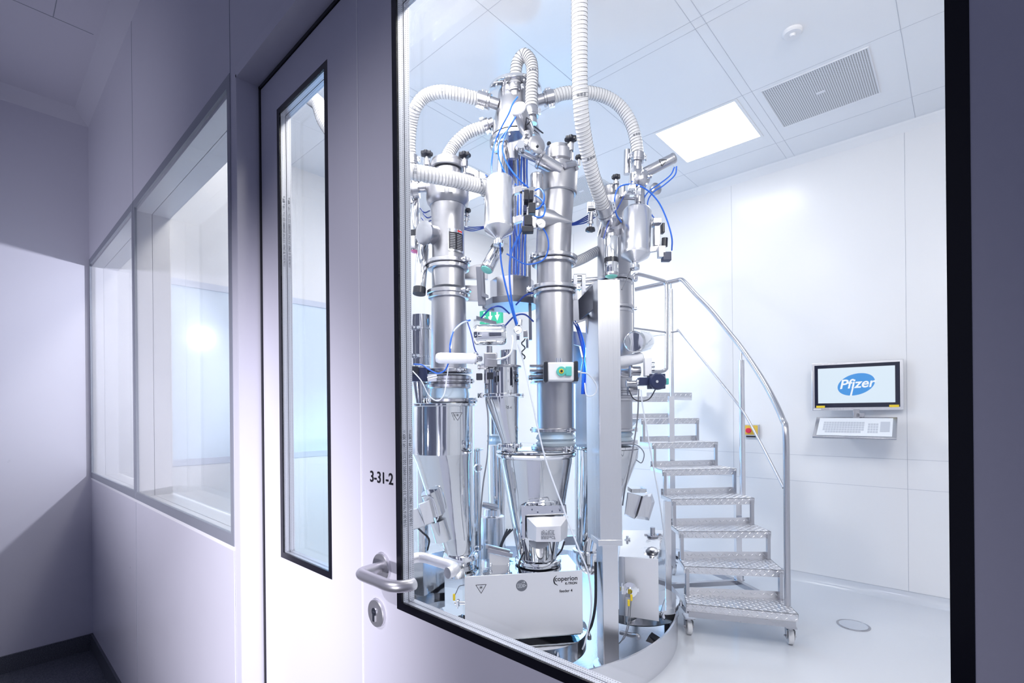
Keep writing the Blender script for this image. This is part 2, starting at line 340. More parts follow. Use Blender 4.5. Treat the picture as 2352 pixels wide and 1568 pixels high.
# printed size code on the spacers
for k, (y, t) in enumerate(((DL+.011, '15.06.2016 70 59601 3.0 5743 20160805 525 21m 1149 x 809 m'), (DL+.0255, '15.06.2016 10 59601 3.0 5743 20160805 525 22m 1149 x 809 m'))):
    text('spacer_print', t, .0075, (-.8333, y, 1.34), (0, 0, 1), (0, -1, 0), 'print_grey', d3, ext=0)
    text('spacer_print', t, .0075, (-1.3863, y, 1.98), (0, 0, 1), (0, -1, 0), 'print_grey', d2, ext=0)
text('door_number', '3-31-2', .033, (-.9, DL-.001, 1.337), (1, 0, 0), (0, 0, 1), 'print_black', d3, bold=.0004)
def lever(parent, face, sgn, x, z, L):
    m = MB().lathe((x, face, z), [(.029, 0), (.029, .006), (.0275, .008)], axis=(0, sgn, 0), n=40); rose = m.build('rose', 'steel_lever', parent)
    y1 = face+sgn*.058
    pts = [(x, face+sgn*.007, z), (x, y1-sgn*.02, z), (x+.004, y1-sgn*.006, z), (x+.02, y1, z), (x+L*.5, y1, z), (x+L-.03, y1, z), (x+L-.01, y1-sgn*.008, z), (x+L, y1-sgn*.024, z), (x+L+.0, y1-sgn*.036, z)]
    MB().tube(pts, .0112, 20).build('lever_handle', 'steel_lever', parent)
lever(d3, DL, -1, -.897, 1.153, .135)
lever(d3, DL+.038, 1, -.897, 1.153, .135)
ks = MB().lathe((-.917, DL, 1.052), [(.029, 0), (.029, .006), (.0275, .008)], axis=(0, -1, 0), n=40).build('key_rose', 'steel_lever', d3)
MB().lathe((-.917, DL-.008, 1.056), [(.0085, 0), (.0085, .003)], axis=(0, -1, 0), n=20).box((-.921, DL-.012, 1.036), (-.913, DL-.008, 1.056)).build('lock_cylinder', 'chrome', d3)
# ------------------------------------------------------------------ clean room shell
LX0, LX1 = -4.32, 1.6
struct(MB().box((LX0-.3, WT, -.06), (LX1, YB, 0)).build('floor', 'lab_floor'))
struct(MB().box((LX0-.3, WT, CZ), (LX1, YB, CZ+.05)).build('ceiling', 'lab_ceiling'))
struct(MB().box((LX0-.3, YB, 0), (LX1, YB+.1, CZ)).build('wall_back', 'panel_white'))
struct(MB().box((LX1, WT, 0), (LX1+.1, YB, CZ)).build('wall_right', 'panel_white'))
lw = MB(); wy0, wy1, wz0, wz1 = .95, 3.1, 1.10, 2.50
lw.box((LX0-.1, WT-.1, 0), (LX0, YB, wz0)); lw.box((LX0-.1, WT-.1, wz1), (LX0, YB, CZ)); lw.box((LX0-.1, WT-.1, wz0), (LX0, wy0, wz1)); lw.box((LX0-.1, wy1, wz0), (LX0, YB, wz1))
struct(lw.build('wall_left', 'panel_white'))
wf = MB(); b = .05
for a, c in (((wy0, wz0), (wy1, wz0+b)), ((wy0, wz1-b), (wy1, wz1)), ((wy0, wz0), (wy0+b, wz1)), ((wy1-b, wz0), (wy1, wz1))): wf.box((LX0-.01, a[0], a[1]), (LX0+.004, c[0], c[1]))
w3 = struct(wf.build('window_3', 'frame_light')); MB().box((LX0-.006, wy0+.02, wz0+.02), (LX0-.003, wy1-.02, wz1-.02)).build('pane', 'lit_view_pane', w3)
struct(MB().box((LX0-.3, WT, 0), (LX0-.28, YB, CZ)).build('wall_outer', 'frame_light'))
cov = MB()
q = [(LX0, YB, 0), (LX0, YB-.045, 0), (LX0, YB-.032, .009), (LX0, YB-.014, .03), (LX0, YB-.006, .06), (LX0, YB-.004, .075), (LX0, YB, .075)]
cov.prism(q, (LX1-LX0, 0, 0))
struct(cov.build('baseboard_back', 'lab_floor'))
sb = MB()
zl1, zl2 = atY(1900, 1047, YB).z, atY(1900, 1109, YB).z
for z in (zl1, zl2, .077): sb.box((LX0, YB-.001, z-.0015), (LX1, YB, z+.0015))
for x in (atY(2080, 600, YB).x, atY(1684, 900, YB).x, -3.4): sb.box((x-.0015, YB-.001, .077), (x+.0015, YB, CZ-.05))
struct(sb.build('trim_4', 'lab_seam'))
cv = MB(); cv.prism([(LX0, YB, CZ), (LX0, YB-.06, CZ), (LX0, YB, CZ-.06)], (LX1-LX0, 0, 0)); struct(cv.build('trim_5', 'panel_white'))
# ceiling raster
def c(px, py): return atZ(px, py, CZ)
v1, v2, v3, v4 = c(1749, 209), c(1994, 108), c(1800, 290), c(2019, 213)
l1, l2, l3, l4 = c(1507, 305), c(1688, 233), c(1577, 372), c(1746, 312)
vx0, vx1, vy0, vy1 = (v1.x+v3.x)/2, (v2.x+v4.x)/2, (v1.y+v2.y)/2, (v3.y+v4.y)/2
ly0, ly1 = (l1.y+l2.y)/2, (l3.y+l4.y)/2; lx0, lx1 = (l1.x+l3.x)/2, (l2.x+l4.x)/2
cs = MB()
for x in (lx1+.06, vx0-.05, vx1+.16, lx0-.12, lx0-.95, lx0-1.02, .9): cs.box((x-.0012, WT, CZ-.001), (x+.0012, YB-.06, CZ))
for y in (vy0-.04, vy1+.22, vy0-.85, vy0-.92, vy0-1.75): cs.box((LX0, y-.0012, CZ-.001), (LX1, y+.0012, CZ))
struct(cs.build('trim_6', 'lab_seam'))
def ceiling_light(x0, x1, y0, y1, label):
    t = E('ceiling_light', ((x0+x1)/2, (y0+y1)/2, CZ), label, 'ceiling light', 'ceiling lights of the clean room')
    m = MB(); b = .02
    m.box((x0-b, y0-b, CZ-.004), (x1+b, y0, CZ)); m.box((x0-b, y1, CZ-.004), (x1+b, y1+b, CZ)); m.box((x0-b, y0, CZ-.004), (x0, y1, CZ)); m.box((x1, y0, CZ-.004), (x1+b, y1, CZ)); m.build('frame', 'panel_white', t)
    box((x0, y0, CZ-.003), (x1, y1, CZ-.0005)).build('diffuser', 'lamp_diffuser', t)
ceiling_light(lx0, lx1, ly0, ly1, 'glowing white square ceiling light left of the perforated air grille')
ceiling_light(lx0-1.9, lx1-1.9, ly0, ly1, 'added white ceiling light behind the tall machine')  # extra panel added to light the room from behind the machine
ceiling_light(-4.22, -3.70, .85, 1.4, 'white ceiling light over the left side of the clean room')
ceiling_light(-3.75, -3.2, 2.9, 3.45, 'white ceiling light seen between left column and centre tank')
def vent(x0, x1, y0, y1, label):
    t = E('ceiling_vent', ((x0+x1)/2, (y0+y1)/2, CZ), label, 'ceiling vent', 'perforated ceiling grilles')
    MB().box((x0, y0, CZ-.004), (x1, y1, CZ-.001)).build('perforated_plate', 'perforated_sheet', t)
    m = MB(); b = .006
    m.box((x0-b, y0-b, CZ-.006), (x1+b, y0, CZ)); m.box((x0-b, y1, CZ-.006), (x1+b, y1+b, CZ)); m.box((x0-b, y0, CZ-.006), (x0, y1, CZ)); m.box((x1, y0, CZ-.006), (x1+b, y1, CZ)); m.build('rim', 'white_paint', t)
    xm, ym = (x0+x1)/2, (y0+y1)/2
    MB().box((xm-.025, ym-.012, CZ-.007), (xm+.025, ym+.012, CZ-.004)).build('name_tag', 'white_paint', t)
vent(vx0, vx1, vy0, vy1, 'perforated square air grille in ceiling right of the bright lamp')
g = c(1335, 438); vent(g.x-.28, g.x+.28, min(g.y-.25, YB-.62), min(g.y+.25, YB-.1), 'perforated air grille in ceiling seen between the tall machine tops')
g = c(1820, 72)
t = E('smoke_detector', g, 'small round white detector cap on ceiling above the air grille', 'smoke detector')
MB().lathe(g, [(.052, 0), (.052, -.012), (.045, -.02)], n=36).build('cap', 'white_paint', t)
MB().lathe(g+Vector((0, 0, -.02)), [(.018, 0), (.014, -.012)], n=20).build('sensor', 'white_paint', t)
#@FURN
# ------------------------------------------------------------------ monitor on the back wall
def wallpt(px, py, off=0): return atY(px, py, YB-off)
a, b_, c_ = wallpt(1863, 842, .10), wallpt(2077, 942, .10), wallpt(1863, 942, .10)
ML = P(1863, 841, 1); 
tl, tr_, bl, br = atY(1864, 837, YB-.17), atY(2075, 822, YB-.06), atY(1865, 942, YB-.17), atY(2077, 942, YB-.06)
mxd = (tr_-tl); mxd.z = 0; mw = mxd.length; mxd.normalize(); mzd = Vector((0, 0, 1)); mnd = Vector((mxd.y, -mxd.x, 0))   # normal toward viewer
mh = .40*(mw/.62)*1.0
mh = (tl.z-bl.z+tr_.z-br.z)/2
mc_ = (tl+tr_+bl+br)/4
mon = E('wall_monitor', Vector((mc_.x, YB, mc_.z-mh/2)), 'steel framed wall monitor showing a blue oval logo', 'monitor')
def mq(u, v, o=0): return mc_+mxd*(u*mw/2)+mzd*(v*mh/2)+mnd*o
MB().obox(mq(0, 0, -.022), mxd*mw/2, mzd*mh/2, mnd*.022).build('housing', 'steel_brushed', mon, bevel=.003)
MB().obox(mq(-.005, .015, .001), mxd*mw*.465, mzd*mh*.445, mnd*.0015).build('bezel', 'screen_black', mon)
scr = MB().obox(mq(-.015, .035, .003), mxd*mw*.42, mzd*mh*.365, mnd*.001).build('screen', 'screen_white', mon)
ec = mq(.01-.01, .06, .0045); el = MB(); n = 48
el.prism([ec+mxd*(.103*mw*2*math.cos(a)*.99)+mzd*(.22*mh*math.sin(a))+mzd*(.07*mh*math.cos(a)*.8) for a in [2*math.pi*i/n for i in range(n)]], mnd*.0005)
el.build('logo_oval', 'screen_blue', scr)
text('logo_letters', 'Pfizer', mh*.262, ec+mnd*.001+mxd*.003+mzd*.004, mxd+mzd*.05, mzd, 'screen_letter', scr, shear=.25, bold=.0020, ext=.0003)
MB().prism([ec+mnd*.0008+mxd*u*mw+mzd*v*mh for u, v in ((-.069, -.235), (-.048, -.235), (-.017, .0), (-.034, .0))], mnd*.0007).build('logo_stroke', 'screen_letter', scr)
for u in (-.80, .80): MB().obox(mq(u, -.84, .0035), mxd*mw*.05, mzd*mh*.024, mnd*.001).build('yellow_sticker', 'yellow_plastic', mon)
MB().obox(mq(-.88, -.945, .001), mxd*mw*.045, mzd*mh*.014, mnd*.001).build('white_sticker', 'white_paint', mon)
MB().obox(mq(0, -1.13, .0), mxd*.022, mzd*.035, mnd*.008).obox(mq(.085, -1.2, .0), mxd*.028, mzd*.016, mnd*.008).obox(mq(0, -.6, -.055), mxd*.07, mzd*.07, mnd*.035).build('wall_bracket', 'steel_satin', mon, bevel=.002)
# keyboard tray
k1, k2, k3, k4 = P(1880, 957, 4.36), P(2063, 958, 4.0), P(1861, 1002, 4.2), P(2058, 1006, 3.84)
kb = E('keyboard_tray', (k1+k2+k3+k4)/4, 'slanted white keyboard in steel tray hanging under the monitor', 'keyboard')
kx = (k2-k1+k4-k3).normalized(); ky = (k1-k3); ky = (ky-kx*ky.dot(kx)); kyl = ky.length; ky.normalize(); kn = kx.cross(ky); kc = (k1+k2+k3+k4)/4; kw = ((k2-k1).length+(k4-k3).length)/4
kh = kyl/2
def kq(u, v, o=0): return kc+kx*(u*kw)+ky*(v*kh)+kn*o
MB().obox(kq(0, 0, -.008), kx*kw, ky*kh, kn*.008).build('tray', 'steel_satin', kb, bevel=.003)
MB().obox(kq(0, 0, .0015), kx*kw*.9, ky*kh*.86, kn*.001).build('keypad_sheet', 'key_white', kb)
ke = MB()
for r in range(5):
    nn = 15
    for i in range(nn):
        if r == 0 and i in (0, 14): continue
        MB().obox(kq(-.74+i*.068, -.5+r*.22, .003), kx*kw*.030, ky*kh*.085, kn*.0006).build('key', 'key_grey', kb, flat=True)
for r in range(4):
    for i in range(4): MB().obox(kq(.36+i*.062, -.48+r*.24, .003), kx*kw*.026, ky*kh*.09, kn*.0006).build('key', 'key_grey', kb, flat=True)
MB().obox(kq(.73, .02, .003), kx*kw*.11, ky*kh*.48, kn*.0006).build('touchpad', 'key_grey', kb)
MB().cyl(kq(.05, 1.0, -.005), mq(.04, -1.2, -.02), .009).build('support_arm', 'steel_satin', kb)
# emergency stop
e0 = wallpt(1728, 990, .0)
es = E('emergency_stop', e0, 'red emergency stop button on a yellow box beside the staircase', 'emergency button')
MB().box((e0.x-.062, YB-.03, e0.z-.062), (e0.x+.062, YB, e0.z+.062)).build('housing', 'key_grey', es, bevel=.003)
MB().box((e0.x-.055, YB-.034, e0.z-.03), (e0.x+.055, YB-.03, e0.z+.055)).build('yellow_face', 'box_yellow', es)
MB().lathe((e0.x-.015, YB-.034, e0.z+.008), [(.014, 0), (.014, .02), (.024, .022), (.024, .034), (.018, .04)], axis=(0, -1, 0), n=28).build('red_button', 'red_button', es)
MB().box((e0.x-.045, YB-.032, e0.z-.055), (e0.x+.045, YB-.03, e0.z-.04)).build('caption_plate', 'print_black', es)
# floor drain
g = atZ(1960, 1436, 0)
dr = E('floor_drain', g, 'round steel drain cover set in the pale floor', 'drain')
MB().lathe(g, [(.098, .0005), (.098, .004), (.090, .005), (.088, .003), (.002, .003)], n=48).build('cover', 'steel_satin', dr)
MB().lathe(g+Vector((0, 0, .0035)), [(.084, 0), (.084, .001)], n=48).build('inlay', 'key_grey', dr)
# exit sign far behind
SY = 4.1; t1, t2 = atY(1106, 716, SY), atY(1156, 741, SY)
ex = E('exit_sign', (t1+t2)/2, 'green running figure escape sign hanging beyond the machine centre', 'exit sign')
x0, x1, z0, z1 = t1.x, t2.x, t2.z, t1.z
MB().box((x0, SY-.03, z0), (x1, SY, z1)).build('panel', 'sign_green', ex)
fg = MB(); cx = x0+(x1-x0)*.18; cz = (z0+z1)/2; s_ = (z1-z0)*.42; yy = SY-.032
def st(ax, az, bx, bz, w): fg.bar((cx+ax*s_, yy, cz+az*s_), (cx+bx*s_, yy, cz+bz*s_), w*s_, .002, up=(0, -1, 0))
st(0, .1, .05, .5, .35); st(0, .1, .45, -.3, .18); st(.45, -.3, .4, -.85, .16); st(0, .05, -.35, -.4, .18); st(-.35, -.4, -.8, -.4, .16); st(.05, .45, .55, .15, .13); st(.05, .45, -.45, .25, .13)
fg.cyl((cx+.2*s_, yy+.001, cz+.82*s_), (cx+.2*s_, yy-.001, cz+.82*s_), .18*s_, n=16)
fg.build('running_figure', 'sign_white', ex)
for f_ in (.5, .82):
    fg = MB()
    ax = x0+(x1-x0)*f_; fg.prism([(ax-.5*s_, yy, cz+.1*s_), (ax+.5*s_, yy, cz+.1*s_), (ax, yy, cz-.8*s_)], (0, -.001, 0)); fg.bar((ax, yy, cz+.1*s_), (ax, yy, cz+.8*s_), .3*s_, .002, up=(0, -1, 0)); fg.build('arrow', 'sign_white', ex)
MB().cyl((LX0, SY-.015, (z0+z1)/2), (x0, SY-.015, (z0+z1)/2), .012).build('bracket', 'steel_satin', ex)
# ------------------------------------------------------------------ staircase
ST = [(1576, 1387, 3.42, 1834, 1410, 3.22), (1571, 1301, 3.57, 1800, 1309, 3.46), (1559, 1221, 3.74, 1771, 1221, 3.71), (1542, 1147, 3.93, 1733, 1143, 3.95),
      (1521, 1078, 4.12, 1692, 1076, 4.18), (1497.5, 1015, 4.33, 1649, 1012, 4.42), (1473, 958, 4.52, 1606, 958, 4.64), (1437, 905, 4.70, 1548, 904.5, 4.84)]
sp0 = P(1700, 1400, 3.8); sp0.z = 0
stc = E('mobile_staircase', sp0, 'curved steel platform staircase on castors with handrail and checker plate treads', 'staircase')
FLs, FRs = [], []
for k, (xl, yl, dl, xr, yr, dr_) in enumerate(ST):
    z = K*(.245+.2105*k); A = P(xl, yl, dl); B = P(xr, yr, dr_); A.z = B.z = z; FLs.append(A); FRs.append(B)
back = Vector((.05, 1, 0)).normalized()
def tread_mesh(A, B, C, D, th=.048):    # front-left, front-right, back-right, back-left (top face)
    m = MB(); dn = Vector((0, 0, -1))
    m.prism([A, B, C, D], dn*.004)
    m.prism([A, B, B+dn*th, A+dn*th], ((D-A).normalized())*.004)
    m.prism([A, D, D+dn*.03, A+dn*.03], (B-A).normalized()*.003); m.prism([B, C, C+dn*.03, B+dn*.03], (A-B).normalized()*.003)
    m.prism([D, C, C-dn*.045, D-dn*.045], ((D-A).normalized())*.004)
    # raised lens bars
    def lens(c0, dirv, nrm, L=.013, W=.0038, hh=.0030):
        sdv = nrm.cross(dirv).normalized()
        pts = [c0-dirv*L, c0-dirv*L*.3+sdv*W, c0+dirv*L*.5+sdv*W*.8, c0+dirv*L, c0+dirv*L*.5-sdv*W*.8, c0-dirv*L*.3-sdv*W]
        top = [c0-dirv*L*.5+nrm*hh, c0+dirv*L*.5+nrm*hh]
        m.add(pts+top, [(0, 1, 6), (1, 2, 7, 6), (2, 3, 7), (3, 4, 7), (4, 5, 6, 7), (5, 0, 6)])
    def field(o, u, v, nrm):
        lu, lv = u.length, v.length; uu, vv = u.normalized(), v.normalized(); nu, nv = max(2, int(lu/.026)), max(1, int(lv/.024))
        for i in range(nu):
            for j in range(nv):
                a = (i+.5)/nu; bq = (j+.5)/nv; c0 = o+u*a+v*bq
                dv_ = (uu+vv*.9).normalized() if (i+j) % 2 else (uu-vv*.9).normalized()
                lens(c0+nrm*.0002, dv_, nrm)
    field(A, B-A, ((D-A)+(C-B))/2, Vector((0, 0, 1)))
    fn = (B-A).cross(Vector((0, 0, 1))).normalized(); field(A+dn*th, B-A, -dn*th, fn); field(D+fn*.0, C-D, Vector((0, 0, .045)), fn)
    return m
for k in range(8):
    A, B = FLs[k], FRs[k]
    if k < 7:
        C = FRs[k+1].copy(); D = FLs[k+1].copy(); C.z = D.z = A.z; C += back*.0; 
        n_ = (B-A).cross(Vector((0, 0, 1))).normalized(); C -= n_*.035; D -= n_*.035
    else: C = B+back*.36; D = A+back*.36
    tread_mesh(A, B, C, D).build('tread', 'steel_tread', stc, flat=True)
    if k < 7:
        for a, bb, s1 in ((FLs[k+1], A, 1), (FRs[k+1], B, -1)):
            e = (FRs[k+1]-FLs[k+1]).normalized()*s1
            p = a+e*.02+Vector((0, 0, 0)); p.z = A.z+.0; q = p.copy(); q.z = FLs[k+1].z-.02
            MB().bar(p, q, .022).build('riser_post', 'steel_satin', stc)
        gs = MB().prism([D+Vector((0, 0, 0)), D+Vector((0, 0, -.14)), D+(A-D)*.9], (FRs[k]-FLs[k]).normalized()*.004) if k == 6 else None
        if gs: gs.build('gusset_plate', 'steel_satin', stc)
# frame
bm_ = MB(); dn = Vector((0, 0, -.048)); A, B = FLs[0]+dn, FRs[0]+dn
ins = (FLs[0]-FRs[0]).normalized()
A2 = A-ins*.01+back*.01; B2 = B+ins*.02+back*.01
bm_.bar(A2+Vector((0, 0, -.018)), B2+Vector((0, 0, -.018)), .03, .036)
cb, cf = FRs[1]+Vector((0, 0, -.3)), FLs[1]; 
bm_.build('front_beam', 'steel_satin', stc)
zf = .165*K
def fp(px, py, z): return atZ(px, py, z)
F1, F2, F3, F4 = fp(1534, 1345, .16), fp(1693, 1336, .16), fp(1545, 1275, .16), fp(1775, 1378, .16)
for p, q in ((F1, F2), (F2, F4), (F2, F3), (F1, A2), (F3, F1)): MB().bar(p, q, .035, .035).build('base_beam', 'steel_satin', stc)
for px, pt, pb, d in ((1541, 905, 1330, 4.45), (1694, 1140, 1345, 4.05), (1532, 1150, 1352, 3.75)):
    p = P(px, pt, d); q = P(px, pb, d); p.z = min(p.z, 1.6); q.x, q.y = p.x, p.y; q.z = .16; MB().bar(p, q, .042).build('frame_leg', 'steel_brushed', stc)
rail = [P(1807, 1392, 3.36), P(1807, 1200, 3.36), P(1807, 1002, 3.36), P(1797, 962, 3.45), P(1771, 906, 3.62), P(1743, 858, 3.82), P(1703, 799, 4.10), P(1668, 755, 4.28), P(1633, 712, 4.45), P(1600, 678, 4.6), P(1572, 647, 4.74), P(1563, 642, 4.79), P(1550, 645, 4.82), P(1500, 656, 4.9), P(1458, 665, 4.95)]
rp = [p.copy() for p in rail]; rp[0].z = FLs[0].z
for p in rp[:3]: p.x, p.y = rp[1].x, rp[1].y
MB().tube(rp, .019, 16).build('handrail', 'steel_satin', stc)
MB().tube([P(1800, 1120, 3.37), P(1768, 1057, 3.6), P(1739, 1002, 3.82), P(1700, 935, 4.1), P(1630, 846, 4.42), P(1562, 763, 4.76), P(1556, 761, 4.8), P(1541, 763, 4.83)], .0085, 12).build('knee_rail', 'steel_satin', stc)
p = P(1703, 827, 4.1); q = p.copy(); q.z = FRs[4].z-.2; MB().cyl(p, q, .021).cyl(p, P(1703, 799, 4.1), .006).build('rail_post', 'steel_brushed', stc)
p = P(1541, 664, 4.84); q = p.copy(); q.z = FLs[7].z; MB().cyl(p, q, .019).cyl(p, P(1541, 650, 4.82), .007).build('rail_post', 'steel_brushed', stc)
gt = [P(1452, 763, 4.55), P(1452, 700, 4.55), P(1452, 645, 4.55), P(1456, 633, 4.56), P(1468, 630, 4.58), P(1520, 644, 4.72), P(1528, 650, 4.74), P(1531, 664, 4.74), P(1531, 760, 4.74), P(1531, 836, 4.74), P(1529, 848, 4.74), P(1518, 853, 4.73), P(1496, 853, 4.68)]
MB().tube(gt, .0165, 14).build('gate_loop', 'steel_satin', stc)
MB().cyl(P(1454, 753, 4.56), P(1530, 763, 4.74), .008).cyl(P(1486, 772, 4.95), P(1530, 767, 4.8), .008).build('gate_rail', 'steel_satin', stc)
def caster(p, ang):
    c_ = E_part = MB(); d = Vector((math.cos(ang), math.sin(ang), 0)); s = Vector((-d.y, d.x, 0)); ax = p+Vector((0, 0, .05))
    c_.obox(p+Vector((0, 0, .115)), d*.045, s*.032, Vector((0, 0, .004))); c_.cyl(p+Vector((0, 0, .09)), p+Vector((0, 0, .115)), .022)
    for k in (-1, 1): c_.prism([ax+s*k*.022+d*.02+Vector((0, 0, -.015)), ax+s*k*.022-d*.02+Vector((0, 0, -.015)), ax+s*k*.022-d*.035+Vector((0, 0, .045)), ax+s*k*.022+d*.035+Vector((0, 0, .045))], s*k*.003)
    c_.cyl(ax-s*.035, ax+s*.035, .006); c_.bar(ax+d*.03+Vector((0, 0, .05)), ax+d*.075+Vector((0, 0, .025)), .03, .005)
    o = c_.build('castor_fork', 'steel_satin', stc)
    MB().lathe(ax-s*.016, [(.046, 0), (.050, .004), (.050, .028), (.046, .032)], axis=s, n=28).build('castor_wheel', 'white_nylon', o)
for px, py, a in ((1582, 1455, 2.2), (1815, 1478, 2.0), (1545, 1318, 2.4), (1700, 1345, 2.0)):
    p = atZ(px, py, 0); caster(p, a)
#@MACHINE
# ------------------------------------------------------------------ processing machine
def R(hw, d): return hw*K*d/FPX
def tower(t, px, py, d, parts, n=44):
    c0 = P(px, py, d); out = []
    for nm, mt, prof, *rest in parts:
        pr = []
        for e in prof:
            p = P(px, e[1], d); q = P(e[2], e[1], d) if len(e) > 2 else None
            pr.append((R(e[0], d), p.z, (q.x-c0.x) if q else 0, (q.y-c0.y) if q else 0))
        o = MB().lathe((c0.x, c0.y, 0), sorted(pr, key=lambda a: a[1]) if len(prof) == 2 else pr, n=rest[0] if rest else n).build(nm, mt, t)
        out.append(o)
    return out
def tag_plate(t, nm, m, c0, r, a0, a1, z0, z1, k=1.003, n=12):     # plate wrapped on a cylinder
    m_ = MB(); a = [math.radians(a0+(a1-a0)*i/n) for i in range(n+1)]
    lo = [(c0.x+r*k*math.cos(x), c0.y+r*k*math.sin(x), z0) for x in a]; hi = [(c0.x+r*k*math.cos(x), c0.y+r*k*math.sin(x), z1) for x in a]
    k2 = k+.004; lo2 = [(c0.x+r*k2*math.cos(x), c0.y+r*k2*math.sin(x), z0) for x in a]; hi2 = [(c0.x+r*k2*math.cos(x), c0.y+r*k2*math.sin(x), z1) for x in a]
    for i in range(n): m_.add([lo[i], lo[i+1], hi[i+1], hi[i], lo2[i], lo2[i+1], hi2[i+1], hi2[i]], [(4, 5, 6, 7), (0, 3, 2, 1), (3, 7, 6, 2), (0, 1, 5, 4), (0, 4, 7, 3), (1, 2, 6, 5)])
    return m_.build(nm, m, t)
TOCAM = math.degrees(math.atan2(-FW.y, -FW.x))
def lug(t, px, y, d, hw, ang, s=1.0):      # bolted clamp lug on a ring
    c0 = P(px, y, d); a = math.radians(TOCAM+ang); dr = Vector((math.cos(a), math.sin(a), 0)); tg = Vector((-dr.y, dr.x, 0)); r = R(hw, d); p = c0+dr*(r+.008)
    m = MB()
    for k in (-1, 1): m.obox(p+tg*.014*k*s, tg*.004*s, dr*.012*s, Vector((0, 0, .013*s)))
    m.cyl(p-tg*.034*s+dr*.003, p+tg*.036*s+dr*.003, .0045*s, n=10).cyl(p+tg*.024*s+dr*.003, p+tg*.034*s+dr*.003, .009*s, n=6)
    m.bar(p+tg*.03*s-Vector((0, 0, .016*s)), p+tg*.03*s+Vector((0, 0, .016*s)), .005*s)
    return m.build('clamp_bolt', 'chrome', t)
def ring(t, px, y, d, hw, h=9, ang=40, m='steel_satin', lugs=1, in_=.86):
    z0 = P(px, y+h/2, d).z; z1 = P(px, y-h/2, d).z; c0 = P(px, y, d); r = R(hw, d); hh = z1-z0
    o = MB().lathe((c0.x, c0.y, 0), [(r*in_, z0-hh*.15), (r*.97, z0), (r, z0+hh*.12), (r, z1-hh*.12), (r*.97, z1), (r*in_, z1+hh*.15)], n=48).build('clamp_ring', m, t)
    if lugs: lug(t, px, y, d, hw, ang)
    if lugs > 1: lug(t, px, y, d, hw, ang-170)
    return o
def star_knob(t, px, y, d, r=.034, stem=.09, flip=1):
    c0 = P(px, y, d); zz = Vector((0, 0, flip)); m = MB(); n = 56
    def prof(rr, z): return [c0+Vector((math.cos(a)*rr*(1+.10*math.cos(7*a)), math.sin(a)*rr*(1+.10*math.cos(7*a)), z*flip)) for a in [2*math.pi*i/n for i in range(n)]]
    m.rings([prof(r*.35, -.016), prof(r*.55, -.012), prof(r*.92, -.008), prof(r, 0), prof(r*.96, .010), prof(r*.6, .013)]); m.build('star_knob', 'black_plastic', t)
    MB().cyl(c0-zz*.012, c0-zz*.03, .010).cyl(c0-zz*.03, c0-zz*(stem*.75), .019).cyl(c0-zz*stem*.75, c0-zz*stem*1.35, .009).build('knob_spindle', 'steel_satin', t)
def hose(label, pts, r, wire='hose_wire', pitch=.017, group='ribbed clear hoses of the machine', n=18, prints=()):
    w_ = resample(spline([P(*p) if len(p) == 3 else Vector(p[:3]) for p in pts], 14), pitch/4); fr_ = frames(w_)
    t = E('suction_hose', w_[0], label, 'hose', group)
    rs = [MBc(p, u, v, r*(1+(.045 if i % 4 in (0,) else -.02 if i % 4 == 2 else .01)), n) for i, (p, u, v) in enumerate(fr_)]
    MB().rings(rs).build('hose_wall', 'hose_wall', t)
    m = MB(); prev = None
    hel = []
    for i, (p, u, v) in enumerate(fr_):
        for s_ in range(4):
            k = i+s_/4
            if i+1 < len(fr_): p2, u2, v2 = fr_[i+1]
            else: p2, u2, v2 = p, u, v
            f = s_/4; a = 2*math.pi*k/4; pp = p.lerp(p2, f); uu = u.lerp(u2, f); vv = v.lerp(v2, f); hel.append(pp+(uu*math.cos(a)+vv*math.sin(a))*r*1.035)
    m.tube(hel, .0012, 4, smooth=False); m.build('spiral_wire', wire, t)
    for f in prints:
        i = int(f*(len(fr_)-1)); m2 = MB()
        for j in range(9):
            p, u, v = fr_[min(len(fr_)-1, i+(j % 3))]
            base = -FW; uu = (base-(base.dot(u.cross(v)))*u.cross(v)).normalized(); tt = u.cross(v); ss = uu.cross(tt)
            a = (j//3-1)*.42; q_ = p+(uu*math.cos(a)+ss*math.sin(a))*r*1.06; m2.obox(q_, ss*r*.16, tt*.0016, uu*.0004)
        m2.build('hose_print', 'print_grey', t)
    return t
def MBc(p, u, v, r, n): return [p+u*(r*math.cos(2*math.pi*i/n))+v*(r*math.sin(2*math.pi*i/n)) for i in range(n)]
def coupling(label, a, b, r=.038, cat='hose coupling', group='hose couplings'):
    A = P(*a); B = P(*b); L = B-A; t = E('hose_coupling', A, label, cat, group); u, v, d = frame(L)
    MB().cyl(A, A+L*.45, r*.82, n=28).cyl(A+L*.40, A+L*.5, r*1.12, n=28).build('pipe_stub', 'steel_satin', t)
    MB().lathe(A+L*.5, [(r*1.0, 0), (r*1.10, .004), (r*1.10, L.length*.5-.004), (r*1.02, L.length*.5)], axis=L, n=32).build('clamp_shell', 'steel_satin', t)
    m = MB()
    for s_ in (-1, 1):
        w_ = (RT0*s_ if abs(d.dot(RT0)) < .7 else Vector((0, 0, s_)))
        w_ = (w_-d*w_.dot(d)).normalized(); m.obox(A+L*.75+w_*r*1.25, w_*r*.28, d.cross(w_)*r*.22, d*L.length*.17)
        for k in (.66, .84): m.cyl(A+L*k+w_*r*1.3-d.cross(w_)*r*.4, A+L*k+w_*r*1.3+d.cross(w_)*r*.4, .005, n=8)
    m.build('clamp_block', 'chrome', t)
    return t
